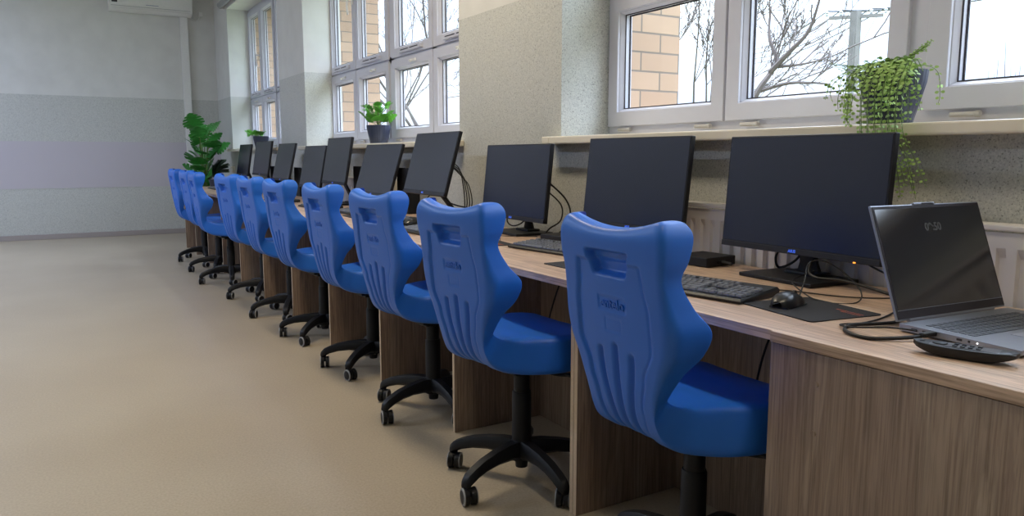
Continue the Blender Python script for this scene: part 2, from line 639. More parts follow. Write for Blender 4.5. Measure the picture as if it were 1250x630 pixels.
def make_window(n, y0, pitches, couplings, label):
    """y0 far (left in view) edge; sashes run towards the viewer (decreasing y)"""
    root = bpy.data.objects.new('window_%d' % n, None)
    C.objects.link(root)
    root['kind'] = 'structure'
    root['label'] = label
    root.location = (RX, y0, SILLZ)
    ox, oy, oz = RX, y0, SILLZ

    def L(mb):
        mb.v = [(x - ox, y - oy, z - oz) for x, y, z in mb.v]
        return mb
    total = sum(pitches) + sum(couplings)
    y1 = y0 - total
    fr = MB()
    zb, zt, zm = SILLZ + .013, HEADZ, 1.905
    fr.ring(y1, y0, zb, zt, [(0, RX + .085), (0, RX + .015), (.05, RX + .015), (.05, RX + .085), (0, RX + .085)])
    fr.box((RX + .05, (y0 + y1) / 2, zm), (.07, total - .06, .05))
    y = y0
    edges = []
    for i, pw in enumerate(pitches):
        edges.append((y - pw, y))
        y -= pw
        if i < len(couplings) and couplings[i] > 0:
            fr.box((RX + .05, y - couplings[i] / 2, (zb + zt) / 2), (.07, couplings[i] + .06, zt - zb), bev=.004)
            y -= couplings[i]
        elif i < len(pitches) - 1:
            fr.box((RX + .05, y, (zb + zt) / 2), (.07, .07, zt - zb))
    f = L(fr).build('frame', M['frame'], root)
    for k, (a, b) in enumerate(edges):
        for low in (True, False):
            z0, z1 = (1.274, 1.897) if low else (1.912, 3.062)
            s = MB()
            s.ring(a + .006, b - .006, z0, z1, [(0, RX + .05), (0, RX + .002), (.002, RX), (.068, RX), (.070, RX + .002), (.071, RX + .012),
                                              (.074, RX + .013), (.086, RX + .036), (.086, RX + .075), (.05, RX + .085), (.0, RX + .085)])
            sash = L(s).build('sash', M['frame'], root)
            g = MB()
            g.ring(a + .006, b - .006, z0, z1, [(.085, RX + .034), (.089, RX + .034), (.089, RX + .038), (.085, RX + .038)])
            g.ring(a + .006, b - .006, z0, z1, [(.085, RX + .060), (.092, RX + .060), (.092, RX + .066), (.085, RX + .066)])
            L(g).build('gasket', M['gasket'], sash)
            p = MB()
            p.box((RX + .048, (a + b) / 2, (z0 + z1) / 2), (.004, b - a - .18, z1 - z0 - .175))
            L(p).build('glass_pane', M['glass'], sash)
            if low:
                for yy in (a + .13, b - .13):
                    h = MB()
                    h.tube([(RX - .004, yy - .045, HINGE_Z), (RX - .004, yy + .03, HINGE_Z)], .0085, 10)
                    h.tube([(RX - .006, yy - .062, HINGE_Z), (RX - .006, yy - .048, HINGE_Z)], .0105, 10)
                    L(h).build('hinge', M['hinge'], sash)
                h = MB()
                ym = (a + b) / 2 - .05
                h.box((RX - .006, ym, 1.858), (.012, .11, .022), bev=.004)
                h.tube([(RX - .012, ym + .02, 1.855), (RX - .035, ym, 1.85), (RX - .04, ym - .035, 1.846)], [.01, .008, .006], 8)
                L(h).build('latch', M['white'], sash)
            else:
                h = MB()
                ym = (a + b) / 2 - .02
                h.box((RX - .012, ym, 1.948), (.026, .42, .034), bev=.004)
                h.cur = 1
                h.box((RX - .0255, ym + .09, 1.950), (.002, .15, .007))
                h.box((RX - .0255, ym - .09, 1.950), (.002, .15, .007))
                L(h).build('trickle_vent', [M['frame'], M['gasket']], sash)
                if k % 2 == 0:
                    h = MB()
                    hz = 2.52 if n == 2 else 2.42
                    hy = a + .035
                    h.box((RX - .006, hy, hz), (.012, .03, .075), bev=.004)
                    h.tube(curve_pts([(RX - .008, hy, hz + .01), (RX - .045, hy, hz + .012), (RX - .055, hy, hz - .01), (RX - .056, hy, hz - .06), (RX - .05, hy, hz - .13)], 5), .0095, 8)
                    L(h).build('handle', M['white'], sash)
    return root


make_window(1, 3.135, [.79, .80, .79, .79], [0, .055, 0], 'four-column white window behind the two nearest monitors')
make_window(2, 7.625, [.765, .80, .80, .80], [0, .055, 0], 'four-column white window in the middle of the wall, small monstera on its sill')
make_window(4, -1.0, [.78, .78, .78, .78], [0, .05, 0], 'four-column white window behind the viewer')
make_window(3, 11.21, [.71, .71, .58, .58], [0, .05, 0], 'narrow white window nearest the far wall')


def make_sill(n, a, b, label):
    s = MB()
    s.box(((2.075 + RX + .01) / 2, (a + b) / 2, SILLZ - .018), (RX + .01 - 2.075, b - a, .036), bev=.007)
    ya, yb = a, b
    return struct('windowsill', s, M['sill'], label)


def sill2(i, label):
    a, b = OPEN[i]
    s = MB()
    x0 = 2.075
    s.box(((x0 + RX + .02) / 2, (a + b) / 2, SILLZ - .018), (RX + .02 - x0, b - a - .002, .036), bev=.006)
    for y in (a - .03, b + .03):
        s.box(((x0 + WX) / 2 - .0005, y, SILLZ - .018), (WX - x0 - .001, .062, .036), bev=.006)
    return struct('trim_%d' % (i + 2), s, M['sill'], label)


sill2(0, 'cream window sill carrying the trailing fern')
sill2(1, 'cream window sill of the middle window')
sill2(2, 'cream window sill next to the far wall')
sill2(3, 'cream window sill behind the viewer')

# roller blind above far window
t = thing('roller_blind', 'grey rolled-up blind cassette above the far window', 'blind', (2.09, 11.33, 3.16))
b = MB()
b.tube([(0, 0, 0), (0, -3.0, 0)], .038, 16)
b.build('rolled_fabric', M['grey'], t)
b = MB()
b.box((.028, .012, .0), (.08, .012, .09), bev=.003)
b.tube([(0, .004, 0), (0, .026, 0)], .028, 16)
b.build('bracket', M['white'], t)

# ------------------------------------------------------------------ radiators


def radiator(y0, y1, label):
    t = thing('radiator', label, 'radiator', (2.10, (y0 + y1) / 2, .30), 0, 'white panel radiators under the windows')
    hw = (y1 - y0) / 2
    p = MB()
    n = int((y1 - y0) / .05)
    h = .655
    # corrugated front sheet
    cols = []
    for i in range(n):
        c = -hw + (i + .5) * (2 * hw / n)
        for dy, dx in ((-.024, -.03), (-.013, -.03), (-.009, -.018), (.009, -.018), (.013, -.03)):
            cols.append((c + dy, dx))
    vs, fs = [], []
    zs = [(0.02, 0), (.05, 0), (.075, 1), (h - .085, 1), (h - .06, 0), (h - .02, 0)]
    for z, k in zs:
        for y, x in cols:
            vs.append((x if k else -.03, y, z))
    m_ = len(cols)
    for i in range(len(zs) - 1):
        for j in range(m_ - 1):
            fs.append((i * m_ + j, i * m_ + j + 1, (i + 1) * m_ + j + 1, (i + 1) * m_ + j))
    p.add(vs, fs, False)
    p.build('front_panel', M['radiator'], t)
    b = MB()
    b.box((.0, 0, h - .008), (.075, 2 * hw, .016), bev=.004)
    b.build('top_grille', M['radiator'], t)
    for yy in (-hw, hw):
        b = MB()
        b.box((0, yy, h / 2), (.066, .008, h - .02), bev=.002)
        b.build('side_panel', M['radiator'], t)
    b = MB()
    b.box((.022, 0, h / 2), (.012, 2 * hw - .02, h - .05))
    b.build('rear_panel', M['radiator'], t)
    for yy in (-hw + .2, hw - .2):
        b = MB()
        b.box((0, yy, -.14), (.03, .03, .30), bev=.002)
        b.box((0, yy, -.294), (.06, .05, .012), bev=.002)
        b.build('foot', M['radiator'], t)
    return t


radiator(-.1, 2.72, 'white ribbed panel radiator behind the two nearest monitors')
radiator(5.35, 7.3, 'white ribbed panel radiator under the middle window, hidden behind monitors')

# ------------------------------------------------------------------ desks
DZ = .75
TX0, TX1 = 1.333, 2.055
TT = .024
bounds = [1.122, 1.885, 2.74, 3.563, 4.387, 5.215, 6.05, 6.92, 7.735, 8.56, 9.38, 10.15]
ordn = ['beside the laptop desk', 'second from the laptop desk', 'third from the laptop desk', 'fourth from the laptop desk', 'fifth from the laptop desk', 'sixth from the laptop desk',
        'seventh from the laptop desk', 'fourth from the far end', 'third from the far end', 'second from the far end', 'at the far end by the tall plant']
for i in range(len(bounds) - 1):
    a, b = bounds[i], bounds[i + 1]
    t = thing('computer_desk', 'oak-look computer desk %s' % ordn[i], 'desk', (TX0, (a + b) / 2, 0), 0, 'oak-look computer desks in a row along the windows')
    hw = (b - a) / 2
    d = MB()
    d.box(((TX1 - TX0) / 2, 0, DZ - TT / 2), (TX1 - TX0, 2 * hw - .001, TT), bev=.002)
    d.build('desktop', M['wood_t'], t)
    gs = [hw - .0095]
    if i == 1:
        gs.append(-hw + .0095)
    if i == 0:
        pass
    for gy in gs:
        g = MB()
        g.box((.010 + (TX1 - TX0 - .02) / 2, gy, (DZ - TT) / 2), (TX1 - TX0 - .02, .017, DZ - TT - .002))
        g.mi[0] = 1
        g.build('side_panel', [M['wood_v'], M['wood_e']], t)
    g = MB()
    lo = -hw + (.02 if i == 1 else .002)
    hi = hw - .0195
    g.box((.435, (lo + hi) / 2, (DZ - TT) / 2), (.018, hi - lo, DZ - TT - .002))
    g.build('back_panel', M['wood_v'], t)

# teacher's desk
t = thing('teacher_desk', 'oak-look desk with closed front panel under the laptop', 'desk', (1.322, .45, 0))
d = MB()
y0, y1 = -.9, 1.1215
cy = .45
d.box(((TX1 - 1.322) / 2, (y0 + y1) / 2 - cy, DZ + .0006 - TT / 2), (TX1 - 1.322, y1 - y0, TT), bev=.002)
d.build('desktop', M['wood_t'], t)
d = MB()
d.box((.012, (y0 + y1) / 2 - cy, (DZ - TT) / 2), (.018, y1 - y0 - .004, DZ - TT - .002), bev=.001)
for z in (.66, .555):
    d.tube([(.003, 1.0 - cy, z), (.0015, 1.0 - cy, z)], .006, 14)
d.build('front_panel', M['wood_v'], t)
for y in (y1 - .0115, y0 + .0115):
    d = MB()
    d.box((.365, y - cy, (DZ - TT) / 2), (.68, .018, DZ - TT - .002), bev=.001)
    d.build('side_panel', M['wood_v'], t)

# ------------------------------------------------------------------ chair
CK = [
    (-.280, .976, -.274, .976, .140, .024), (-.298, .971, -.258, .973, .158, .036), (-.308, .948, -.251, .950, .169, .044),
    (-.306, .905, -.258, .905, .169, .040), (-.299, .86, -.266, .86, .164, .032), (-.290, .80, -.261, .80, .166, .060),
    (-.283, .745, -.252, .745, .168, .098), (-.277, .69, -.243, .69, .159, .080), (-.271, .64, -.238, .643, .138, .044),
    (-.263, .580, -.230, .592, .117, .018), (-.248, .520, -.210, .568, .106, 0.0), (-.222, .474, -.180, .554, .104, 0),
    (-.175, .444, -.130, .549, .110, 0), (-.115, .431, -.060, .550, .136, 0), (-.05, .427, -.005, .550, .166, 0),
    (.03, .425, .05, .551, .182, 0), (.11, .431, .11, .551, .180, 0), (.17, .444, .165, .547, .165, 0),
    (.212, .466, .205, .537, .142, 0), (.232, .502, .232, .508, .118, 0)]


def groove(d, wd):
    d = abs(d) / wd
    return math.exp(-d * d * 1.2) if d < 3 else 0


def contour_half(z):
    ks = [(.45, .078), (.55, .084), (.62, .10), (.70, .132), (.78, .130), (.84, .118), (.885, .113)]
    for (a, ya), (b, yb) in zip(ks, ks[1:]):
        if z <= b:
            f = min(max((z - a) / (b - a), 0), 1)
            f = f * f * (3 - 2 * f)
            return ya + (yb - ya) * f
    return .113


def outer_disp(y, x, z, v):
    """depth pressed into the rear of the shell"""
    ay = abs(y)
    d = 0
    on_back = 1 - sm(.0, .12, x + .22)
    # contour: plateau inside sits lower than the rim
    ch = contour_half(z)
    inside = (1 - sm(ch - .004, ch + .004, ay)) * (1 - sm(.880, .892, z))
    d += .0055 * inside * on_back
    d += .0035 * groove(ay - ch, .006) * (1 - sm(.882, .892, z)) * on_back
    # handle recess
    hw = .070 + (z - .885) * .35
    hr = (1 - sm(hw - .012, hw + .004, ay)) * sm(.848, .862, z) * (1 - sm(.905, .916, z))
    d += .024 * hr
    # name plate and second field
    if ay < .08:
        d += .0028 * (1 - sm(.048, .051, ay)) * sm(.7655, .7695, z) * (1 - sm(.8005, .8045, z))
        e2 = (1 - sm(.029, .032, ay)) * sm(.7155, .7195, z) * (1 - sm(.7475, .7515, z))
        e3 = (1 - sm(.026, .029, ay)) * sm(.7185, .7225, z) * (1 - sm(.7445, .7485, z))
        d += .0018 * (e2 - e3) + .0008 * e3
    # finger grooves
    L = 1 - v
    spread = 1.0 - .35 * sm(.66, .50, z) if z > .50 else .65
    for yc, zt in ((.058, .675), (.0, .69), (-.058, .675)):
        yy = yc * (spread if True else 1)
        m_ = (1 - sm(zt - .012, zt + .004, z)) * (1 - sm(-.17, -.10, x))
        d += .0115 * groove(y - yy, .0085) * m_
    return d


def chair_shell():
    NV, NS = 250, 140
    mb = MB()
    outer, inner = [], []
    for j in range(NV + 1):
        v = j / NV
        ox, oz, ix, iz, a, fl = catmull(CK, v)
        fl = max(fl, 0)
        o2, i2 = Vector((ox, 0, oz)), Vector((ix, 0, iz))
        e = catmull(CK, min(v + .004, 1))
        b_ = catmull(CK, max(v - .004, 0))
        tx, tz = e[0] - b_[0], e[1] - b_[1]
        tl = math.hypot(tx, tz) or 1
        nin = Vector((-tz / tl, 0, tx / tl))
        # inward direction must point to the sitter
        ref = Vector((1, 0, .0)) if v < .5 else Vector((0, 0, 1))
        if nin.dot(ref + Vector((.3, 0, .3))) < 0:
            nin = -nin
        dirv = (Vector((1, 0, 0)) * (1 - sm(.48, .68, v)) + Vector((0, 0, 1)) * sm(.48, .68, v)).normalized()
        seatness = sm(.50, .66, v)
        we = .012 + .22 * fl + .026 * seatness
        pe = 7 - 4.6 * seatness
        topw = 1 - sm(0, .18, v)
        ro, ri = [], []
        for k in range(NS + 1):
            s = -1 + 2 * k / NS
            t_ = abs(s)
            s0 = .68
            if t_ < s0:
                q = t_ / s0
                y = a * q
                d = .004 * q * q * (1 - seatness)
                kk = 0
            else:
                kk = (t_ - s0) / (1 - s0)
                kb = min(1, kk / .26)
                bend = .34
                ya = a + we * math.sin(kb * PI / 2) + we * .12 * max(0, kk - .26)
                yb = a + we * math.sin(kk * PI / 2)
                y = ya + (yb - ya) * seatness
                d = .004 * (1 - seatness) + fl * (bend * (1 - math.cos(kb * PI / 2)) + (1 - bend) * max(0, (kk - .16) / .84) ** 1.15)
            ee = max(0, 1 - kk ** pe) ** (1 / (1.6 + .8 * seatness)) if kk > 0 else 1
            mid = (o2 + i2) / 2
            rise = topw * (.026 * min(1.0, (y / .16)) ** 2 - .010)
            dish = -.008 * (1 - min(1, (y / (a + .02)) ** 2)) * seatness * sm(.66, .8, v) * (1 - sm(.9, 1, v))
            po = mid + (o2 - mid) * ee + dirv * d + Vector((0, 0, rise))
            pi_ = mid + (i2 - mid) * ee + dirv * d + Vector((0, 0, rise + dish))
            yy = y if s > 0 else -y
            if kk < .5:
                po = po + nin * outer_disp(yy, po.x, po.z, v) * (1 - sm(.2, .5, kk))
            ro.append((po.x, yy, po.z))
            ri.append((pi_.x, yy, pi_.z))
        outer.append(ro)
        inner.append(ri)
    n = NS + 1
    vs = [p for r in outer for p in r] + [p for r in inner for p in r]
    off = (NV + 1) * n
    fs = []
    for j in range(NV):
        for k in range(NS):
            q = j * n + k
            fs.append((q, q + 1, q + n + 1, q + n))
            fs.append((off + q, off + q + n, off + q + n + 1, off + q + 1))
    for k in range(NS):
        fs.append((k, off + k, off + k + 1, k + 1))
        q = NV * n + k
        fs.append((q, q + 1, off + q + 1, off + q))
    for j in range(NV):
        q = j * n
        fs.append((q, q + n, off + q + n, off + q))
        q = j * n + NS
        fs.append((q, off + q, off + q + n, q + n))
    mb.add(vs, fs, True)
    return mb


def make_chair():
    root = thing('swivel_chair', '', 'chair')
    sh = chair_shell().build('seat_shell', M['blue'], root, auto=False)
    me = sh.data
    bm = bmesh.new()
    bm.from_mesh(me)
    bmesh.ops.remove_doubles(bm, verts=bm.verts[:], dist=.00005)
    bmesh.ops.recalc_face_normals(bm, faces=bm.faces[:])
    bm.to_mesh(me)
    bm.free()
    text_mesh('logo', 'entelo', .034, .0022, M['blue'], sh, facing_user((-.2800, 0, .785), rad(-9.5)), .0005)
    g = MB()
    g.box((0.01, 0, .416), (.20, .15, .022), bev=.005)
    g.box((0.0, 0, .402), (.11, .08, .03), bev=.006)
    g.build('seat_plate', M['black'], root)
    g = MB()
    g.tube(curve_pts([(.02, -.06, .41), (.03, -.14, .405), (.05, -.19, .41)], 5), .005, 8)
    g.box((.055, -.20, .411), (.03, .05, .008), bev=.003)
    g.build('lever', M['black'], root)
    g = MB()
    g.lathe([(.0, .40), (.014, .40), (.014, .43), (0, .43)], n=16, caps=False)
    g.build('gas_piston', M['steel'], root)
    g = MB()
    g.lathe([(.0, .30), (.028, .30), (.0285, .395), (.026, .404), (.0, .404)], n=24, caps=False)
    g.lathe([(.0, .11), (.034, .11), (.0335, .315), (.031, .322), (.0, .322)], n=24, caps=False)
    g.build('column_cover', M['black'], root)
    g = MB()
    g.lathe([(.0, .045), (.021, .047), (.023, .07), (.036, .075), (.044, .10), (.040, .135), (.033, .150), (.0, .150)], n=28, caps=False)
    g.build('hub', M['black'], root)
    for i in range(5):
        a = 2 * PI * i / 5
        c, s = math.cos(a), math.sin(a)
        g = MB()
        secs = []
        for r, z, wd, h in ((.025, .112, .024, .026), (.07, .118, .0215, .022), (.13, .116, .020, .018), (.19, .107, .019, .0155), (.235, .093, .018, .014), (.262, .080, .017, .014), (.276, .068, .014, .012), (.282, .060, .010, .008)):
            secs.append(((r * c, r * s, z), (-s * wd, c * wd, 0), (-.25 * c * h * (r / .28) * -1, -.25 * s * h * (r / .28) * -1, h)))
        secs = [(c_, tuple(q * 1.22 for q in s_), tuple(q * 1.28 for q in u_)) for c_, s_, u_ in secs]
        g.sweep(secs)
        leg = g.build('base_leg', M['black'], root)
        g = MB()
        rc = .263
        ph = a + (1.1, 2.4, .4, 3.0, 1.8)[i]
        dx, dy = math.cos(ph), math.sin(ph)
        cx, cy_ = rc * c, rc * s
        wx, wy = cx + dx * .012, cy_ + dy * .012
        g.tube([(cx, cy_, .03), (cx, cy_, .068)], .0075, 8)
        # hood
        px_, py_ = -dy, dx
        hood = []
        for sgn in (-1, 1):
            o_ = Vector((wx + px_ * .0205 * sgn, wy + py_ * .0205 * sgn, .0292))
            e_ = Vector((wx + px_ * .0035 * sgn, wy + py_ * .0035 * sgn, .0292))
            g.cur = 0
            g.tube([e_, o_.lerp(e_, .15), o_, o_ + Vector((px_, py_, 0)) * .0035 * sgn], [.027, .0292, .0292, .0235], 22)
            g.cur = 1
            o2_ = o_ + Vector((px_, py_, 0)) * .0008 * sgn
            vs, fs = [], []
            for q in range(22):
                an = 2 * PI * q / 22
                for rr, of in ((.0294, -.001), (.0280, .0024), (.0225, .0034)):
                    vs.append(o2_ + Vector((dx, dy, 0)) * math.cos(an) * rr + Vector((0, 0, 1)) * math.sin(an) * rr + Vector((px_, py_, 0)) * of * sgn)
            for q in range(22):
                q2 = (q + 1) % 22
                for k in range(2):
                    fs.append((q * 3 + k, q2 * 3 + k, q2 * 3 + k + 1, q * 3 + k + 1))
            g.add(vs, fs, True)
        g.cur = 0
        g.box((wx, wy, .045), (.03, .014, .024), Matrix.Rotation(ph, 3, 'Z'), bev=.004)
        g.build('caster', [M['black'], M['grey']], leg)
    return root


chairs = [  # x, y, yaw, base phase, label
    (1.38, 1.395, 0, 165, 'blue plastic swivel chair next to the laptop desk, nearest of the row'),
    (1.345, 2.20, 7, 197, 'blue plastic swivel chair second from the laptop desk'),
    (1.40, 3.05, 6, 196, 'blue plastic swivel chair third from the laptop desk'),
    (1.415, 3.85, 3, 222, 'blue plastic swivel chair fourth from the laptop desk'),
    (1.405, 4.68, 5, 224, 'blue plastic swivel chair fifth from the laptop desk'),
    (1.40, 5.44, 4, 174, 'blue plastic swivel chair sixth from the laptop desk, drawn in close to the desk'),
    (1.40, 6.27, 8, 174, 'blue plastic swivel chair fourth from the far end of the row'),
    (1.32, 7.20, 0, 188, 'blue plastic swivel chair third from the far end, overlapping the one behind it'),
    (1.355, 7.99, 3, 180, 'blue plastic swivel chair second from the far end, mostly hidden by its neighbour'),
    (1.36, 8.88, 2, 192, 'blue plastic swivel chair farthest away, last of the row')]
proto = make_chair()
BASEPARTS = ('hub', 'base_leg')
for i, (x, y, a, ph, lab) in enumerate(chairs):
    o = proto if i == 0 else dup(proto)
    o.location = (x, y, 0)
    o.rotation_euler = (0, 0, rad(a))
    o['label'] = lab
    o['group'] = 'blue swivel chairs along the desks'
    for ch in [q for q in bpy.data.objects if q.parent == o]:
        if ch.name.split('.')[0] in BASEPARTS:
            ch.rotation_euler = (0, 0, rad(ph - a))

# ------------------------------------------------------------------ monitors
MW, MH = .613, .365


def make_monitor(zc, tilt, yaw, x, y, label, logo=True, led=False, base_dx=.06):
    """x, y, zc: centre of the screen face; tilt in degrees, leaning back"""
    root = thing('monitor', label, 'monitor', (x, y, DZ + .0006 * 0), rad(yaw), 'black desktop monitors on the desk row')
    T = Matrix.Translation(Vector((0, 0, zc - DZ))) @ Matrix.Rotation(rad(tilt), 4, 'Y')

    def tr(mb):
        mb.v = [tuple(T @ Vector(p)) for p in mb.v]
        return mb
    c = MB()
    c.box((.010, 0, 0), (.020, MW, MH), bev=.0035)
    # rear bulge
    secs = []
    vs = []
    for dx, hy, hz0, hz1 in ((.0195, .27, -.15, .13), (.036, .22, -.13, .09), (.048, .14, -.10, .05)):
        vs += [(dx, -hy, hz0), (dx, hy, hz0), (dx, hy, hz1), (dx, -hy, hz1)]
    fs = []
    for r in range(2):
        for k in range(4):
            fs.append((r * 4 + k, r * 4 + (k + 1) % 4, (r + 1) * 4 + (k + 1) % 4, (r + 1) * 4 + k))
    fs.append((8, 9, 10, 11))
    c.add(vs, fs, False)
    tr(c).build('casing', M['bezel'], root)
    s = MB()
    s.box((-.0002, 0, .008), (.0016, MW - .012, MH - .028))
    tr(s).build('screen', M['screen'], root)
    s = MB()
    s.box((-.0012, 0, -MH / 2 + .0095), (.004, MW - .004, .017), bev=.001)
    bz = tr(s).build('lower_bezel', M['bezel'], root)
    text_mesh('logo', 'ASUS', .0125, .0004, M['logo_blue'], bz, T @ facing_user((-.0036, 0, -MH / 2 + .010)), .0006)
    if led:
        s = MB()
        s.box((-.0032, -.225, -MH / 2 + .0025), (.002, .008, .004))
        tr(s).build('power_led', M['led'], bz)
    n = MB()
    top = T @ Vector((.050, 0, -.02))
    mid = T @ Vector((.064, 0, -.14))
    n.sweep([((base_dx + .055, 0, .012), (0, .045, 0), (.014, 0, 0)), ((base_dx + .052, 0, .05), (0, .032, 0), (.012, 0, 0)),
             ((max(mid.x, .05), 0, mid.z), (0, .030, 0), (.012, 0, 0)), ((top.x + .008, 0, top.z), (0, .03, 0), (.010, 0, 0)), ((top.x + .002, 0, top.z + .03), (0, .028, 0), (.006, 0, 0))])
    n.build('stand_neck', M['black'], root)
    b = MB()
    b.box((base_dx + .0, 0, .007), (.205, .285, .012), bev=.003)
    b.box((base_dx + .045, 0, .017), (.07, .12, .012), bev=.004)
    b.build('stand_base', M['black'], root)
    return root


mons = [(1.942, 1.565, 1.011, 4.2, -3.0, 'large black monitor beside the laptop, cables looping under it'),
        (1.962, 2.375, 1.021, 6.1, 0, 'black monitor second from the laptop, bottom hidden by the nearest chair'),
        (1.92, 3.217, 1.003, 6, -1, 'black monitor standing in front of the bare wall pier'),
        (1.85, 4.04, 1.087, 15.6, -1.8, 'raised black monitor tilted back, at the near end of the middle window'),
        (1.905, 5.02, 1.034, 17.3, 2, 'low black monitor tilted back, just beyond the raised one, below the small potted monstera'),
        (1.888, 5.86, 1.09, 10.6, -1.3, 'raised black monitor overlapping the one behind, at the far half of the middle window'),
        (1.91, 6.59, 1.036, 11, 0, 'black monitor partly hidden behind the raised one, fourth from the far end'),
        (1.91, 7.55, 1.07, 13, 0, 'black monitor in front of the dark pier, third from the far end'),
        (1.917, 8.48, 1.103, 9.4, 2, 'taller black monitor second from the far end, below a potted plant'),
        (1.91, 9.36, 1.08, 9.5, 0, 'black monitor last of the row, farthest away')]
for i, (x, y, z, tl, yw, lab) in enumerate(mons):
    make_monitor(z, tl, -yw * -1, x, y, lab, led=(i == 0), base_dx=1.955 - x)

# small upright computers behind some monitors
for x, y, h, lab in ((2.01, 5.0 - .275, .30, 'black upright mini computer behind the low tilted monitor'), (2.005, 5.86 - .275, .30, 'black upright mini computer behind the raised monitor'),
                     (2.005, 7.55 - .275, .27, 'black upright mini computer behind the monitor at the dark pier'), (2.005, 8.48 - .275, .27, 'black upright mini computer behind the second farthest monitor')):
    t = thing('mini_computer', lab, 'computer', (x, y, DZ), 0, 'upright mini computers behind monitors')
    g = MB()
    g.add([(-.045, -.09, .004), (.04, -.09, .004), (.04, -.09, h - .05), (-.03, -.09, h), (-.045, -.09, h),
           (-.045, .09, .004), (.04, .09, .004), (.04, .09, h - .05), (-.03, .09, h), (-.045, .09, h)],
          [(0, 1, 2, 3, 4), (9, 8, 7, 6, 5), (0, 5, 6, 1), (1, 6, 7, 2), (2, 7, 8, 3), (3, 8, 9, 4), (4, 9, 5, 0)], False)
    g.build('case', M['black'], t)
    g = MB()
    g.box((0, 0, .003), (.07, .15, .006), bev=.001)
    g.build('foot', M['kbody'], t)

# flat thin clients on the desks
for x, y, lab in ((1.955, 1.96, 'flat black mini computer lying between the two nearest monitors'), (1.93, 2.80, 'flat black mini computer beside the monitor at the pier')):
    t = thing('mini_computer', lab, 'computer', (x, y, DZ), rad(4), 'flat mini computers on the desks')
    g = MB()
    g.box((0, 0, .018), (.15, .15, .032), bev=.004)
    g.build('case', M['black'], t)
    g = MB()
    for a_ in (-.05, .05):
        for b_ in (-.05, .05):
            g.tube([(a_, b_, 0), (a_, b_, .004)], .008, 10)
    g.build('foot', M['kbody'], t)
    g = MB()
    g.box((.0, -.0765, .016), (.04, .004, .01), bev=.001)
    g.tube([(0, -.078, .016), (.005, -.115, .012)], .006, 8)
    g.build('plug', M['cable'], t)


# ------------------------------------------------------------------ keyboards
def make_keyboard():
    root = thing('keyboard', '', 'keyboard')
    b = MB()
    Lh = .225
    b.add([(-.083, -Lh, .002), (.078, -Lh, .002), (.078, Lh, .002), (-.083, Lh, .002),
           (-.080, -Lh + .003, .011), (.074, -Lh + .003, .022), (.074, Lh - .003, .022), (-.080, Lh - .003, .011),
           (-.085, -Lh, .007), (.080, -Lh, .016), (.080, Lh, .016), (-.085, Lh, .007)],
          [(3, 2, 1, 0), (4, 5, 6, 7), (0, 1, 9, 8), (1, 2, 10, 9), (2, 3, 11, 10), (3, 0, 8, 11), (8, 9, 5, 4), (9, 10, 6, 5), (10, 11, 7, 6), (11, 8, 4, 7)], False)
    body = b.build('body', M['kbody'], root)
    k = MB()
    P = .019

    def key(x, y, w=1, h=1):
        z = .0115 + (x + .08) * .0714
        s = .0078
        hw, hh = P * w / 2, P * h / 2
        vs = []
        for ins, dz in ((.0008, 0), (.0012, .003), (.0034, .0062)):
            vs += [(x - hh + ins, y - hw + ins, z + dz), (x + hh - ins, y - hw + ins, z + dz), (x + hh - ins, y + hw - ins, z + dz), (x - hh + ins, y + hw - ins, z + dz)]
        fs = [(8, 9, 10, 11)]
        for r in range(2):
            for q in range(4):
                fs.append((r * 4 + q, r * 4 + (q + 1) % 4, (r + 1) * 4 + (q + 1) % 4, (r + 1) * 4 + q))
        k.add(vs, fs, False)
    rows = [(-.062, [1.25, 1.25, 1.25, 6.25, 1.25, 1.25, 1.25, 1.25]), (-.043, [2.25] + [1] * 10 + [2.75]), (-.024, [1.75] + [1] * 11 + [2.25]),
            (-.005, [1.5] + [1] * 12 + [1.5]), (.014, [1] * 13 + [2])]
    for x, ws in rows:
        y = .212
        for w in ws:
            key(x, y - P * w / 2, w)
            y -= P * w
    y = .212
    for i, gap in enumerate([0, 1, 0, 0, 0, .5, 0, 0, 0, .5, 0, 0, 0]):
        y -= P * gap
        key(.042, y - P / 2, 1, .85)
        y -= P
    yb = .212 - 15 * P - .006
    for x, cols in ((-.062, (0, 1, 2)), (-.043, (1,)), (-.005, (0, 1, 2)), (.014, (0, 1, 2)), (.042, (0, 1, 2))):
        for c in cols:
            key(x, yb - P * (c + .5))
    yn = yb - 3 * P - .006
    for x, cols in ((-.062, (0, 1, 2, 3)), (-.043, (0, 1, 2, 3)), (-.024, (0, 1, 2, 3)), (-.005, (0, 1, 2, 3)), (.014, (0, 1, 2, 3))):
        for c in cols:
            if yn - P * (c + 1) > -.222:
                key(x, yn - P * (c + .5))
    k.build('keys', M['key'], root)
    f = MB()
    for y in (-.19, .19):
        f.box((.065, y, .003), (.01, .03, .006), bev=.001)
        f.box((-.07, y, .001), (.01, .03, .002))
    f.build('foot', M['kbody'], root)
    return root


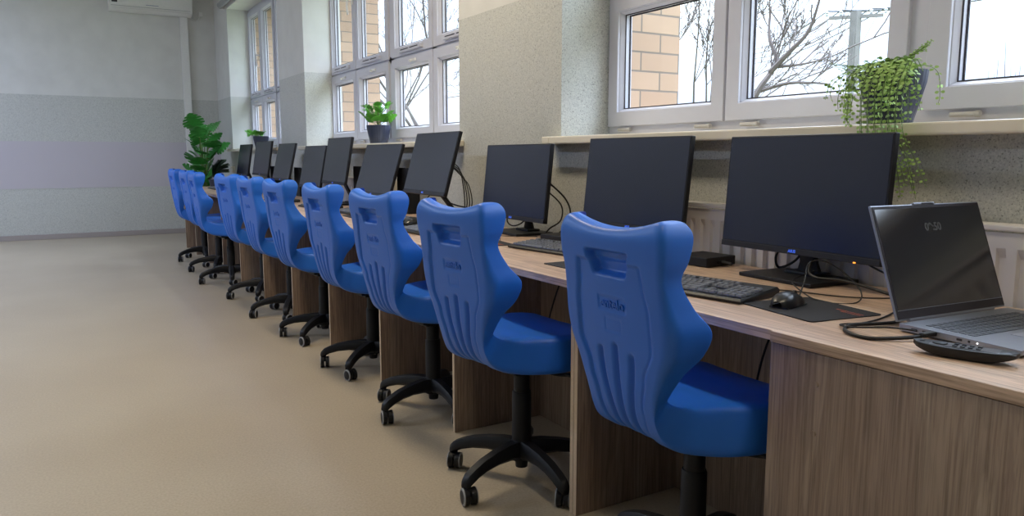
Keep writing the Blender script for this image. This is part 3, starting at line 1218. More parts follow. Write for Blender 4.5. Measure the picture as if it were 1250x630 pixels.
kb0 = make_keyboard()
kbs = [(1.545, 1.60, 10, 'black keyboard beside the mouse pad on the nearest computer desk'),
       (1.725, 2.52, 7, 'black keyboard in the gap between the two nearest chairs'),
       (1.58, 3.42, 3, 'black keyboard lying near the desk edge, half hidden by the second chair'),
       (1.69, 4.22, 3, 'black keyboard under the raised tilted monitor'),
       (1.70, 4.85, 4, 'black keyboard in front of the low tilted monitor'),
       (1.66, 5.55, 2, 'black keyboard in front of the far raised monitor'),
       (1.62, 6.5, 0, 'black keyboard before the monitor fourth from the far end'),
       (1.62, 9.3, 0, 'black keyboard before the farthest monitor')]
for i, (x, y, a, lab) in enumerate(kbs):
    o = kb0 if i == 0 else dup(kb0)
    o.location = (x, y, DZ)
    o.rotation_euler = (0, 0, rad(a))
    o.scale = (1.15, 1.0, 1.2)
    o['label'] = lab
    o['group'] = 'black keyboards on the desks'


def make_mouse():
    root = thing('computer_mouse', '', 'mouse')
    N, K = 28, 14
    vs, fs = [], []
    for i in range(N + 1):
        u = i / N
        x = -.058 + .116 * u
        wd = .0315 * (1 - abs(2 * u - .95) ** 3.2) ** .5 if abs(2 * u - .95) < 1 else .001
        wd = max(wd, .004) * (1 - .10 * math.exp(-((u - .55) / .15) ** 2))
        h = .038 * max(0, math.sin(PI * min(1, u * .86 + .10))) ** .8 * (1 - .22 * u)
        for k in range(K + 1):
            q = PI * k / K
            cx = math.cos(q)
            vs.append((x, wd * (abs(cx) ** .8) * (1 if cx > 0 else -1), .003 + h * math.sin(q) ** .75))
    for i in range(N):
        for k in range(K):
            q = i * (K + 1) + k
            fs.append((q, q + 1, q + K + 2, q + K + 1))
    b = MB()
    b.add(vs, fs, True)
    b.add([(-.05, -.025, .003), (.05, -.025, .003), (.05, .025, .003), (-.05, .025, .003), (-.05, -.025, .0), (.05, -.025, .0), (.05, .025, .0), (-.05, .025, .0)],
          [(0, 1, 2, 3), (7, 6, 5, 4), (0, 4, 5, 1), (1, 5, 6, 2), (2, 6, 7, 3), (3, 7, 4, 0)], False)
    b.build('body', M['mouse'], root)
    wv = MB()
    wv.lathe([(.003, -.0035), (.009, -.003), (.009, .003), (.003, .0035)], c=(.030, 0, .027), n=16, axis='Y')
    wv.build('scroll_wheel', M['kbody'], root)
    return root


ms0 = make_mouse()
mss = [(1.578, 1.285, 12, 'black mouse on the mouse pad of the nearest computer desk'),
       (1.655, 3.84, 10, 'black mouse between the keyboards under the raised monitor'),
       (1.66, 4.62, 0, 'black mouse in front of the low tilted monitor')]
for i, (x, y, a, lab) in enumerate(mss):
    o = ms0 if i == 0 else dup(ms0)
    o.location = (x, y, DZ + .003)
    o.rotation_euler = (0, 0, rad(a))
    o['label'] = lab
    o['group'] = 'black mice on mouse pads'


def make_pad(x, y, a, lab, logo=True):
    t = thing('mouse_pad', lab, 'mouse pad', (x, y, DZ), rad(a), 'black mouse pads on the desks')
    b = MB()
    pts = []
    hx, hy, r = .11, .125, .012
    for cx, cy_, q0 in ((hx - r, hy - r, 0), (-hx + r, hy - r, 90), (-hx + r, -hy + r, 180), (hx - r, -hy + r, 270)):
        for k in range(5):
            q = rad(q0 + k * 22.5)
            pts.append((cx + r * math.cos(q), cy_ + r * math.sin(q)))
    n = len(pts)
    b.add([(p[0], p[1], 0.0002) for p in pts] + [(p[0], p[1], .0028) for p in pts],
          [tuple(range(n))[::-1], tuple(range(n, 2 * n))] + [(k, (k + 1) % n, n + (k + 1) % n, n + k) for k in range(n)], False)
    b.build('pad', M['pad'], t)
    if logo:
        g = MB()
        rnd = random.Random(4)
        for row, y0_, n_ in ((0.0, -.118, 9), (.012, -.116, 11)):
            yy = y0_
            for k in range(n_):
                wv = rnd.uniform(.003, .007)
                g.box((.045 + row, yy + wv / 2, .0029), (rnd.uniform(.004, .008), wv, .0003))
                yy += wv + .002
        g.build('printed_mark', M['orange'], t)
    return t


make_pad(1.595, 1.235, -9, 'black mouse pad with orange print under the nearest mouse')
make_pad(1.575, 2.13, 0, 'black mouse pad mostly hidden behind the nearest chair')
make_pad(1.58, 2.93, -6, 'black mouse pad mostly hidden behind the second chair', True)
make_pad(1.65, 3.84, -3, 'black mouse pad under the mouse at the raised monitor', False)
make_pad(1.66, 4.62, -3, 'black mouse pad under the mouse at the low tilted monitor', False)

# ------------------------------------------------------------------ laptop
LW, LD = .385, .255
t = thing('laptop', 'open grey laptop on the near end of the desks', 'laptop', (1.556, .972, DZ + .0006), rad(-4))
lap = t
b = MB()
# base slab: x along the hinge (left to right for its user), front towards -y
b.add([(0, 0, .004), (LW, 0, .004), (LW, -LD, .006), (0, -LD, .006), (0, 0, .0185), (LW, 0, .0185), (LW, -LD, .0155), (0, -LD, .0155),
       (.006, -.003, .001), (LW - .006, -.003, .001), (LW - .006, -LD + .01, .001), (.006, -LD + .01, .001)],
      [(4, 5, 6, 7), (0, 1, 5, 4), (1, 2, 6, 5), (2, 3, 7, 6), (3, 0, 4, 7), (0, 8, 9, 1), (1, 9, 10, 2), (2, 10, 11, 3), (3, 11, 8, 0), (11, 10, 9, 8)][:], False)
b.build('base', M['alu'], t)
b = MB()
for yy, w_ in ((-.035, .012), (-.058, .007), (-.135, .011), (-.155, .004)):
    b.box((-.0005, yy, .0115), (.003, w_, .0045), bev=.001)
b.build('port', M['gasket'], t)
b = MB()
b.box((-.0005, -.172, .0115), (.003, .002, .002))
b.build('status_light', mat('white_led', (1, 1, 1, 1), .5, emis=((1, 1, 1, 1), 2)), t)
b = MB()
nk = 0
for r in range(6):
    yy = -.046 - r * .0188
    hh = .0075 if r else .0055
    x = .030
    ws = [.0165] * 17
    if r == 5:
        ws = [.0165, .0165, .0165, .0165, .088, .0165, .0165, .0165, .0165, .0165, .0165, .0165]
    if r == 3:
        ws = [.026] + [.0165] * 11 + [.026] + [.0165] * 3
    for w_ in ws:
        z = .0187 + yy * .0118
        b.box((x + w_ / 2, yy, z + .0004), (w_, 2 * hh, .0012), bev=.0004)
        x += w_ + .0024
b.build('keys', M['lap_key'], t)
b = MB()
b.box((.175, -.205, .0168), (.12, .075, .0008), bev=.0002)
b.build('touchpad', mat('touchpad_metal', srgb(168, 174, 188), .3, metal=.5), t)
# lid
lean = rad(19.5)
LT = Matrix.Translation(Vector((0, .004, .018))) @ Matrix.Rotation(-lean, 4, 'X')


def trl(mb):
    mb.v = [tuple(LT @ Vector(p)) for p in mb.v]
    return mb


b = MB()
b.box((LW / 2, .003, .134), (LW, .006, .262), bev=.0022)
b.box((LW / 2 - .01, .001, .2655), (.075, .0065, .006), bev=.002)
b.box((LW / 2, .004, .004), (LW * .8, .010, .010), bev=.004)
trl(b).build('lid', M['alu'], t)
b = MB()
b.box((LW / 2, -.0008, .134), (LW - .006, .0016, .255))
trl(b).build('lid_bezel', M['gasket'], t)
b = MB()
b.box((LW / 2, -.0018, .141), (LW - .016, .0010, .228))
sc = trl(b).build('screen', M['lap_screen'], t)
b = MB()
b.box((LW / 2, -.0022, .0255), (LW - .012, .001, .0015))
trl(b).build('hinge_line', M['alu'], t)
b = MB()
b.tube([(LW / 2 - .02, -.002, .2655), (LW / 2 + .02, -.002, .2655)], .0018, 8)
trl(b).build('camera_bar', M['gasket'], t)
TM = LT @ Matrix.Translation(Vector((LW / 2, -.0026, .208))) @ Matrix.Rotation(PI / 2, 4, 'X')
text_mesh('clock', '09:50', .026, .0001, M['dim_text'], sc, TM, .0008)

# remote
t = thing('presenter_remote', 'black curved presenter remote lying before the laptop', 'remote', (1.452, .775, DZ + .0006), rad(-72))
b = MB()
vs, fs = [], []
N = 24
for i in range(N + 1):
    u = i / N * 2 - 1
    x = u * .088
    wd = .024 * (1 - abs(u) ** 5) ** .5 + .0008
    zb_ = .0008 + .016 * abs(u) ** 2.6
    zt_ = .0215 + .003 * u * u
    zb_ = min(zb_, zt_ - .0015)
    for a_, z in ((-wd * .8, zb_), (wd * .8, zb_), (wd, (zb_ + zt_) / 2 + .001), (wd * .97, zt_ - .001), (wd * .9, zt_), (-wd * .9, zt_), (-wd * .97, zt_ - .001), (-wd, (zb_ + zt_) / 2 + .001)):
        vs.append((x, a_, z))
for i in range(N):
    for k in range(8):
        fs.append((i * 8 + k, i * 8 + (k + 1) % 8, (i + 1) * 8 + (k + 1) % 8, (i + 1) * 8 + k))
fs.append(tuple(range(8)))
fs.append(tuple(N * 8 + k for k in range(8)))
b.add(vs, fs, True)
b.build('body', M['kbody'], t)
b = MB()
b.box((.012, 0, .0222), (.145, .036, .0012), bev=.0004)
b.build('face_plate', mat('remote_face', srgb(74, 74, 80), .4), t)
b = MB()
b.lathe([(.0, .0), (.013, 0), (.013, .0022), (.011, .003), (0, .003)], c=(-.042, 0, .0225), n=20, caps=False)
for x in (-.072, -.015, -.002, .011, .024):
    for y in (-.009, .009) if x > -.05 else (0,):
        b.box((x, y, .0237), (.008, .010, .0024), bev=.001)
b.build('button', M['black'], t)

# ------------------------------------------------------------------ cables


def cable(name, label, pts, r=.0028, cat='cable', n=7, group='black cables on the desks'):
    mb = MB()
    mb.tube(curve_pts(pts, n), r, 7)
    o = mb.build(name, M['cable'])
    c = Vector(pts[0])
    o.data.transform(Matrix.Translation(-c))
    o.location = c
    return tag(o, label, cat, group)


D = DZ + .003
cable('power_cable', 'thick black cable coiled at the laptop side', [(1.552, .895, D + .010), (1.50, .905, D + .006), (1.43, .955, D + .002), (1.44, 1.02, D + .003), (1.50, 1.05, D + .003), (1.56, 1.03, D + .003), (1.62, 1.02, D + .003), (1.70, 1.06, D + .003)], .0042)
cable('power_cable', 'thin black cable crossing the coil at the laptop side', [(1.552, .93, D + .008), (1.51, .96, D + .014), (1.47, 1.02, D + .008), (1.49, 1.07, D + .002), (1.56, 1.06, D), (1.64, 1.07, D), (1.74, 1.10, D)], .002)
b = MB()
b.box((1.535, .894, D + .010), (.045, .014, .010), Matrix.Rotation(rad(-6), 3, 'Z'), bev=.003)
o = b.build('cable_plug', M['cable'])
tag(o, 'black plug pushed into the side of the laptop', 'plug')
cable('mouse_cable', 'thin mouse cable looping up beneath the nearest monitor', [(1.634, 1.297, D + .017), (1.68, 1.32, D + .05), (1.75, 1.36, D + .09), (1.80, 1.33, D + .085), (1.81, 1.25, D + .03), (1.76, 1.22, D + .0), (1.70, 1.28, D - .001), (1.74, 1.38, D + .01), (1.82, 1.47, D + .02), (1.95, 1.50, D + .03)], .0019)
cable('keyboard_cable', 'thin cable from the nearest keyboard to the monitor foot', [(1.645, 1.57, D + .010), (1.70, 1.52, D), (1.76, 1.42, D), (1.80, 1.30, D), (1.88, 1.22, D), (1.95, 1.20, D + .002)], .0019)
cable('monitor_cable', 'thick black cable hanging below the nearest monitor, left', [(2.02, 1.66, .90), (1.99, 1.665, .835), (1.985, 1.675, .80), (2.0, 1.67, D + .018), (2.015, 1.62, .80), (2.0, 1.56, .87)], .004)
cable('monitor_cable', 'thick black cable arching right of the nearest monitor foot', [(2.00, 1.50, .87), (1.93, 1.50, .80), (1.89, 1.45, D + .025), (1.92, 1.38, D + .022), (1.93, 1.30, D + .012), (1.93, 1.22, D + .002), (1.95, 1.15, D + .002)], .0045)
cable('monitor_cable', 'black cable running behind the nearest monitor foot', [(2.01, 1.40, .88), (1.985, 1.36, .83), (1.98, 1.28, .80), (1.96, 1.22, .785), (1.95, 1.18, D + .004)], .003)
b = MB()
b.box((1.985, 1.165, DZ + .017), (.05, .11, .032), bev=.006)
o = b.build('power_adapter', M['cable'])
tag(o, 'black power adapter on the desk beside the laptop lid', 'adapter')
# behind monitor at pier
cable('monitor_cable', 'black cable draped from the pier monitor down to the desk', [(2.0, 3.02, 1.0), (2.06, 2.98, .93), (2.07, 2.95, .86), (2.04, 2.96, .79), (2.0, 2.98, D + .001)], .0042)
cable('monitor_cable', 'second black cable draped beside the pier monitor', [(1.99, 3.04, .97), (2.05, 3.0, .90), (2.03, 2.97, .83), (1.98, 2.99, .79), (1.96, 3.01, D + .001)], .0036)
cable('mouse_cable', 'thin looping cable under the pier monitor', [(1.70, 2.97, D), (1.76, 3.08, D), (1.80, 3.22, D), (1.86, 3.32, D + .03), (1.88, 3.36, D + .06), (1.84, 3.28, D + .03), (1.80, 3.18, D), (1.86, 3.08, D), (1.93, 3.02, D)], .0018)
cable('monitor_cable', 'black cable sagging under the pier monitor', [(1.97, 3.36, .85), (1.95, 3.33, .80), (1.94, 3.26, .785), (1.95, 3.2, .80), (1.97, 3.16, .84)], .0036)
# behind the raised monitor
for k, (dy, dx) in enumerate(((0, 0), (-.05, .02), (-.09, .03), (-.03, .05))):
    cable('monitor_cable', ['black cable falling right of the raised monitor, nearest the stand', 'black cable falling right of the raised monitor, outer strand', 'black cable falling right of the raised monitor, farthest out', 'black cable from the raised monitor running along the wall'][k],
          [(1.98, 4.08 - .02 * k, 1.10 - .01 * k), (2.04, 4.05 - .02 * k, 1.06 - .02 * k), (2.055, 4.02 - .025 * k, .95), (2.045, 3.985 - .03 * k, .85), (2.02 - dx, 3.95 - .035 * k, D + .001)], .0034, group='cables beside the raised monitor')
cable('monitor_cable', 'black cable curving left beneath the raised monitor', [(1.93, 4.15, .93), (1.90, 4.22, .86), (1.92, 4.30, .80), (1.94, 4.32, D + .004), (1.97, 4.2, D + .002)], .0034)
cable('monitor_cable', 'black cable stretched across beneath the raised monitor', [(1.93, 4.10, .93), (1.93, 4.0, .875), (1.95, 3.9, .85), (1.98, 3.8, .84)], .004)
# wall socket with coiled lead
SOCK = [((WX, 5.31, .905), 'ivory wall socket box with black leads hanging in front'), ((WX, 6.30, .83), 'ivory wall socket box glimpsed beneath the far raised monitor'), ((WX, 11.18, .94), 'ivory wall socket box near the far wall')]
for (x, y, z), lab in SOCK:
    t = thing('wall_socket', lab, 'socket', (x, y, z), 0, 'ivory double wall sockets')
    b = MB()
    b.box((-.018, 0, 0), (.036, .15, .085), bev=.005)
    b.build('housing', M['offwhite'], t)
    b = MB()
    for yy in (-.036, .036):
        b.lathe([(.0, -.0365), (.021, -.0365), (.023, -.0385), (.025, -.0365)], c=(0, yy, 0), n=20, axis='X', caps=False)
    b.build('socket_ring', M['white'], t)
cable('power_lead', 'black lead coiled and hanging before the ivory socket', [(2.11, 5.28, .90), (2.06, 5.27, .98), (2.05, 5.25, 1.02), (2.05, 5.22, .98), (2.06, 5.25, .90), (2.05, 5.29, .84), (2.03, 5.32, .78), (2.0, 5.3, D + .001)], .0045)
cable('power_lead', 'second black lead falling from the coil to the desk', [(2.06, 5.24, 1.01), (2.05, 5.20, .95), (2.05, 5.22, .88), (2.04, 5.14, .80), (2.01, 5.08, D + .001)], .0045)
# plugs hanging under the desks
for i, (x, y, z, lab) in enumerate(((1.60, 1.30, .33, 'black plug block dangling on a lead beneath the nearest computer desk'), (1.60, 2.33, .33, 'black plug block dangling on a lead beneath the second desk'))):
    t = thing('power_plug', lab, 'plug', (x, y, z), 0, 'black plugs hanging below the desks')
    b = MB()
    b.box((0, 0, 0), (.045, .035, .05), Matrix.Rotation(rad(35), 3, 'X'), bev=.010)
    b.build('plug_body', M['cable'], t)
    b = MB()
    b.tube(curve_pts([(.0, .015, .02), (-.005, .05, .05), (0, .10, .12), (.05, .12, .25), (.10, .10, .392)], 6), .0032, 7)
    b.build('lead', M['cable'], t)

# ------------------------------------------------------------------ plants


def pot(root, r0, r1, h, ribs=28):
    b = MB()
    b.lathe([(r0 * .96, 0), (r0, .006), (r1 * .97, h * .8), (r1, h), (r1 * .96, h), (r1 * .90, h * .85), (r1 * .88, h * .8)], n=112, ribs=ribs, amp=.008, caps=False)
    p = b.build('pot', M['navy'], root)
    s = MB()
    s.lathe([(0, h * .86), (r1 * .5, h * .87), (r1 * .925, h * .855), (r1 * .925, h * .80), (0, h * .80)], n=32, caps=False)
    s.build('soil', M['soil'], p)
    b = MB()
    b.lathe([(0, 0), (r0 * .96, 0), (r0 * .96, .004), (0, .004)], n=32, caps=False)
    b.build('pot_base', M['navy'], p)


def monstera_leaf(mb, base, dirv, size, rnd, curl=.35, tw=.35):
    """split leaf: outline with notches, midrib fold and droop"""
    d = Vector(dirv).normalized()
    side = d.cross(Vector((0, 0, 1)))
    if side.length < .1:
        side = Vector((1, 0, 0))
    side.normalize()
    side = (side + Vector((rnd.uniform(-tw, tw), rnd.uniform(-tw, tw), rnd.uniform(-tw, tw) * 1.4))).normalized()
    up = side.cross(d).normalized()
    N = 44
    prev = None
    vs, fs = [], []
    lobes = rnd.choice((4, 5, 6))
    for i in range(N + 1):
        u = i / N
        wid = .60 * (math.sin(PI * min(1, u ** .62))) ** .75
        cut = abs(math.sin(PI * lobes * u))
        notch = 1 - .62 * (1 - min(1, cut * 2.2)) * (1 if .12 < u < .9 else 0)
        wl = size * wid * notch
        zz = -curl * size * u * u
        back = -.12 * size * (1 - u) * 0
        c = Vector(base) + d * (size * u) + up * zz
        for s_ in (-1, -.5, 0, .5, 1):
            vs.append(c + side * (wl * s_) + up * (abs(s_) * wl * .28 - .18 * wl * s_ * s_) - d * abs(s_) * wl * .25 * (1 - u))
    for i in range(N):
        for k in range(4):
            q = i * 5 + k
            fs.append((q, q + 1, q + 6, q + 5))
    mb.add(vs, fs, True)


def fern_frond(mb, st, pts, leaf, rnd, step=.012):
    P = curve_pts(pts, 8)
    st.tube(P, [.0014 * (1 - .5 * i / len(P)) for i in range(len(P))], 5)
    # walk
    acc = 0
    for i in range(1, len(P)):
        acc += (P[i] - P[i - 1]).length
        if acc < step or i < 3:
            continue
        acc = 0
        t_ = (P[i] - P[i - 1]).normalized()
        s_ = t_.cross(Vector((rnd.uniform(-.4, .4), rnd.uniform(-.4, .4), 1)))
        if s_.length < .05:
            s_ = Vector((0, 1, 0))
        s_.normalize()
        fade = 1 - .45 * i / len(P)
        for sg in (-1, 1):
            c = P[i] + s_ * sg * leaf * .95 * fade + t_ * leaf * .3
            n_ = (t_.cross(s_) + Vector((rnd.uniform(-.5, .5), rnd.uniform(-.5, .5), rnd.uniform(-.5, .5)))).normalized()
            a_ = s_ * sg
            b_ = n_.cross(a_).normalized()
            r = leaf * .62 * fade * rnd.uniform(.75, 1.15)
            vs = [c + a_ * math.cos(2 * PI * k / 7) * r + b_ * math.sin(2 * PI * k / 7) * r * .85 + n_ * .12 * r * math.cos(4 * PI * k / 7) for k in range(7)]
            mb.add(vs, [tuple(range(7))], True)
            mb.add([P[i] - b_ * .0005, P[i] + b_ * .0005, c + b_ * .0005, c - b_ * .0005], [(0, 1, 2, 3)], False)


def plant_fern(x, y, label):
    rnd = random.Random(11)
    root = thing('potted_fern', label, 'plant', (x, y, SILLZ))
    pot(root, .062, .096, .160)
    lf, st = MB(), MB()
    cr = Vector((0, 0, .145))
    for k in range(26):
        a = rnd.uniform(0, 2 * PI)
        # denser on the left / room side; many trail down over the rim
        if k < 20:
            a = rnd.choice((rnd.uniform(100, 200), rnd.uniform(170, 265), rnd.uniform(80, 150))) * PI / 180
        ca, sa = math.cos(a), math.sin(a)
        out = rnd.uniform(.105, .15)
        drop = rnd.uniform(.05, .16)
        if k % 9 == 0:
            drop, out = rnd.uniform(.02, .08), rnd.uniform(.14, .19)
        s0 = cr + Vector((ca * .05, sa * .05, 0))
        p1 = cr + Vector((ca * .08, sa * .08, rnd.uniform(.02, .05)))
        p2 = cr + Vector((ca * out, sa * out, rnd.uniform(-.01, .02)))
        p3 = cr + Vector((ca * (out + .015), sa * (out + .015), -drop * .6))
        zend = -drop
        if zend < -.135 and ca > -.5:
            zend = -.130
        p4 = cr + Vector((ca * (out + rnd.uniform(.0, .03)), sa * (out + rnd.uniform(0, .03)), zend))
        fern_frond(lf, st, [s0, p1, p2, p3, p4], .0130, rnd, .017)
    # long trailers over the sill edge
    for k in range(13):
        yy = .02 - .011 * k
        x0 = -.147 - .01 * (k % 2)
        fern_frond(lf, st, [(-.03, yy, .15), (-.09, yy - .01, .18), (x0, yy - .02, .10), (x0 - .01, yy - .03, -.02), (x0 - .01, yy - .035 - .003 * k, -.10), (x0 - .02, yy - .04 - .006 * k, -.17 - .02 * (k % 3))], .0115, rnd, .011)
    # upright sprays
    for k in range(12):
        a = rnd.uniform(-1.9, -.6)
        fern_frond(lf, st, [(0, 0, .145), (.01 * math.cos(a), .03 * math.sin(a), .18), (.03 * math.cos(a), .07 * math.sin(a), .21), (.05 * math.cos(a), (.09 + .002 * k) * math.sin(a), .215 + .005 * (k % 6))], .0085, rnd, .009)
    for k in range(6):
        fern_frond(lf, st, [(0, 0.02, .145), (-.01, .06, .175), (-.02, .11, .185), (-.03, .16 + .01 * k, .175 + .006 * k)], .007, rnd, .01)
    lf.build('leaves', M['fern'], root)
    st.build('stems', M['stem'], root)
    return root


plant_fern(2.205, 1.452, 'trailing maidenhair fern in a ribbed navy pot on the nearest sill')


def plant_small_monstera(x, y, label, seed, mat_, n=26, hh=.16, sz=.078, lean=(0, 0)):
    rnd = random.Random(seed)
    root = thing('potted_monstera', label, 'plant', (x, y, SILLZ))
    pot(root, .070, .096, .150)
    lf, st = MB(), MB()
    for k in range(n):
        a = k * 2.4 + rnd.uniform(-.3, .3)
        r = rnd.uniform(.03, .10)
        z = .145 + rnd.uniform(.02, hh)
        p = Vector((math.cos(a) * r + lean[0], math.sin(a) * r + lean[1], z))
        st.tube(curve_pts([(0, 0, .12), (p.x * .3, p.y * .3, .12 + (z - .12) * .6), p], 5), .0018, 5)
        d = Vector((math.cos(a), math.sin(a), rnd.uniform(.3, 2.2)))
        monstera_leaf(lf, p, d, sz * rnd.uniform(.8, 1.15), rnd, .3, .9)
    lf.build('leaves', mat_, root)
    st.build('stems', M['stem'], root)
    return root


plant_small_monstera(2.27, 5.93, 'small bright green monstera in a navy pot on the middle sill', 3, M['leaf_light'])
r_ = plant_small_monstera(2.27, 10.03, 'small drooping plant in a dark pot on the far sill', 8, M['leaf_light'], 14, .04, .08, (-.06, .10))

rnd = random.Random(21)
root = thing('monstera_plant', 'tall dark green monstera standing beyond the far end of the desks', 'plant', (1.72, 10.95, 0))
b = MB()
b.lathe([(.12, 0), (.125, .01), (.17, .34), (.175, .36), (.165, .36), (.155, .31)], n=48, caps=False)
p = b.build('pot', M['navy'], root)
b = MB()
b.lathe([(0, .32), (.16, .315), (.16, .30), (0, .30)], n=32, caps=False)
b.lathe([(0, 0), (.12, 0), (.12, .004), (0, .004)], n=32, caps=False)
b.build('soil', M['soil'], p)
lf, st = MB(), MB()
for k in range(34):
    z = .60 + .92 * ((k + .5) / 34)
    a = k * 2.4 + rnd.uniform(-.4, .4)
    r = rnd.uniform(.04, .15) * (1.2 if z > .9 else .8)
    p = Vector((math.cos(a) * r, math.sin(a) * r, z))
    st.tube(curve_pts([(rnd.uniform(-.03, .03), rnd.uniform(-.03, .03), .31), (p.x * .15, p.y * .15, z * .6), (p.x * .6, p.y * .6, z * .95), p], 5), .006, 6)
    monstera_leaf(lf, p, Vector((math.cos(a), math.sin(a) - .3, rnd.uniform(.5, 1.6) + (.6 if k > 26 else 0))), rnd.uniform(.17, .26), rnd, .25, .6)
lf.build('leaves', M['leaf'], root)
st.build('stems', M['stem'], root)

rnd = random.Random(5)
root = thing('potted_plant', 'small dark-leaved plant on the far end of the desks', 'plant', (1.68, 9.98, DZ))
b = MB()
b.lathe([(0, 0), (.05, 0), (.065, .09), (.06, .09), (.055, .08), (0, .08)], n=32, caps=False)
b.build('pot', M['navy'], root)
lf, st = MB(), MB()
for k in range(9):
    a = rnd.uniform(0, 2 * PI)
    l = rnd.uniform(.16, .32)
    tip = Vector((math.cos(a) * .08 + .08, math.sin(a) * .08, l))
    P = curve_pts([(0, 0, .08), (tip.x * .3, tip.y * .3, .08 + l * .5), tip], 8)
    st.tube(P, .0025, 5)
    for q in P[4:]:
        for sg in (-1, 1):
            monstera_leaf(lf, q, (math.cos(a + 1.5 * sg), math.sin(a + 1.5 * sg), .7), .045, random.Random(2), .1)
lf.build('leaves', M['dark_leaf'], root)
st.build('stems', M['dark_leaf'], root)

# ------------------------------------------------------------------ air conditioner on the far wall
t = thing('air_conditioner', 'white split air conditioner high on the far wall', 'air conditioner', (1.305, FARY, 3.09))
b = MB()
W2 = .525
prof = [(0, .0), (-.10, .0), (-.175, .03), (-.205, .09), (-.21, .26), (-.19, .30), (0, .30)]
vs, fs = [], []
for s_ in (-W2, W2):
    vs += [(s_, y, z) for y, z in prof]
n = len(prof)
fs = [tuple(range(n)), tuple(range(n, 2 * n))[::-1]] + [(k, (k + 1) % n, n + (k + 1) % n, n + k) for k in range(n)]
b.add(vs, fs, False)
b.build('housing', M['white'], t)
b = MB()
b.box((0, -.152, .0165), (2 * W2 - .07, .085, .006), Matrix.Rotation(rad(-22), 3, 'X'), bev=.002)
b.build('air_flap', M['white'], t)
b = MB()
b.box((0, -.1935, .06), (2 * W2 - .05, .004, .004))
b.box((0, -.107, .004), (2 * W2 - .06, .004, .006))
b.build('seam', M['grey'], t)
b = MB()
b.box((-W2 + .07, -.208, .115), (.07, .004, .03))
b.build('energy_label', M['gasket'], t)
b = MB()
b.box((.01, -.2065, .092), (.16, .003, .007), bev=.001)
b.build('badge', mat('silver_blue', srgb(120, 128, 165), .4), t)
b = MB()
b.box((1.73, FARY - .03, 1.545), (.10, .06, 3.09), bev=.006)
o = b.build('cable_trunking', M['white'])
tag(o, 'white vertical trunking running down from the air conditioner', 'trunking')
b = MB()
b.box((1.965, FARY - .022, 3.15), (.05, .044, .06), bev=.006)
o = b.build('wall_plug', M['white'])
tag(o, 'small white plug right of the air conditioner', 'plug')
b = MB()
b.tube(curve_pts([(1.95, FARY - .03, 3.12), (1.93, FARY - .03, 3.07), (1.88, FARY - .03, 3.05), (1.82, FARY - .04, 3.09), (1.80, FARY - .05, 3.12)], 6), .005, 8)
o = b.build('power_cord', M['white'])
tag(o, 'white cable drooping from plug to air conditioner', 'cable')

# ------------------------------------------------------------------ outside


def branch(mb, p, d, length, r, depth, rnd, gravity=.0, fork=3):
    pts = [Vector(p)]
    rs = [r]
    d = Vector(d).normalized()
    seg = 7
    for i in range(seg):
        d = (d + Vector((rnd.uniform(-.16, .16), rnd.uniform(-.16, .16), rnd.uniform(-.13, .15) + gravity))).normalized()
        pts.append(pts[-1] + d * length / seg)
        rs.append(r * (1 - .62 * (i + 1) / seg))
    rs = [max(q * (.72 if depth > 2 else 1), .0085) for q in rs]
    mb.tube(pts, rs, 5 if depth > 1 else 4, caps=False)
    if depth <= 0:
        return
    for k in range(fork):
        i = rnd.randint(2, seg)
        dd = (pts[i] - pts[i - 1]).normalized()
        ax = Vector((rnd.uniform(-1, 1), rnd.uniform(-1, 1), rnd.uniform(-.5, .8)))
        nd = (dd + ax * .75).normalized()
        branch(mb, pts[i], nd, length * rnd.uniform(.45, .68), rs[i] * .7, depth - 1, rnd, gravity, fork)


def outside_tree(name, label, base, height, seed, spread=1.0, depth=4, fork=4, limbs=6, r=.12, extra=None, ff=.36):
    rnd = random.Random(seed)
    mb = MB()
    base = Vector(base)
    fork_z = height * ff
    top = base + Vector((0, 0, fork_z))
    mb.tube([base, base + Vector((.05, .03, fork_z * .5)), top], [r * 1.3, r * 1.05, r], 10)
    for k in range(limbs):
        a = 2 * PI * k / limbs + rnd.uniform(-.4, .4)
        st = base + Vector((0, 0, fork_z * rnd.uniform(.75, 1)))
        branch(mb, st, (math.cos(a) * spread, math.sin(a) * spread, rnd.uniform(.5, 1.3)), height * rnd.uniform(.45, .62), r * .5, depth - 1, rnd, .02, fork)
    if extra:
        extra(mb, rnd)
    o = mb.build(name, M['bark'])
    o.data.transform(Matrix.Translation(-base))
    o.location = base
    return tag(o, label, 'tree')


g0 = -1.3


def onground(px, dist):
    p = bearing(px, 190, dist)
    return Vector((p.x, p.y, g0))


def limb_extra(mb, rnd):
    # long curved limbs reaching past the brick pier
    def L(pts, r0):
        P = curve_pts([bearing(a, b_, dist) for a, b_, dist in pts], 6)
        mb.tube(P, [r0 * (1 - .75 * i / len(P)) for i in range(len(P))], 6, caps=False)
        for k in range(len(P) // 5):
            i = rnd.randint(2, len(P) - 2)
            dd = (P[i + 1] - P[i]).normalized()
            ax = Vector((rnd.uniform(-1, 1), rnd.uniform(-1, 1), rnd.uniform(-.2, 1)))
            branch(mb, P[i], dd + ax * .8, rnd.uniform(.4, .9), r0 * .3, 1, rnd, .02, 2)
    L([(905, 175, 11.2), (922, 118, 11), (940, 90, 11), (948, 72, 11.1), (939, 45, 11.2), (941, 8, 11.3)], .05)
    L([(940, 88, 11), (965, 62, 10.8), (988, 36, 10.7), (1003, -10, 10.6)], .04)
    L([(944, 82, 11), (975, 79, 10.8), (1004, 73, 10.7)], .025)
    L([(925, 112, 11), (960, 102, 10.9), (990, 101, 10.8), (1014, 103, 10.7)], .03)


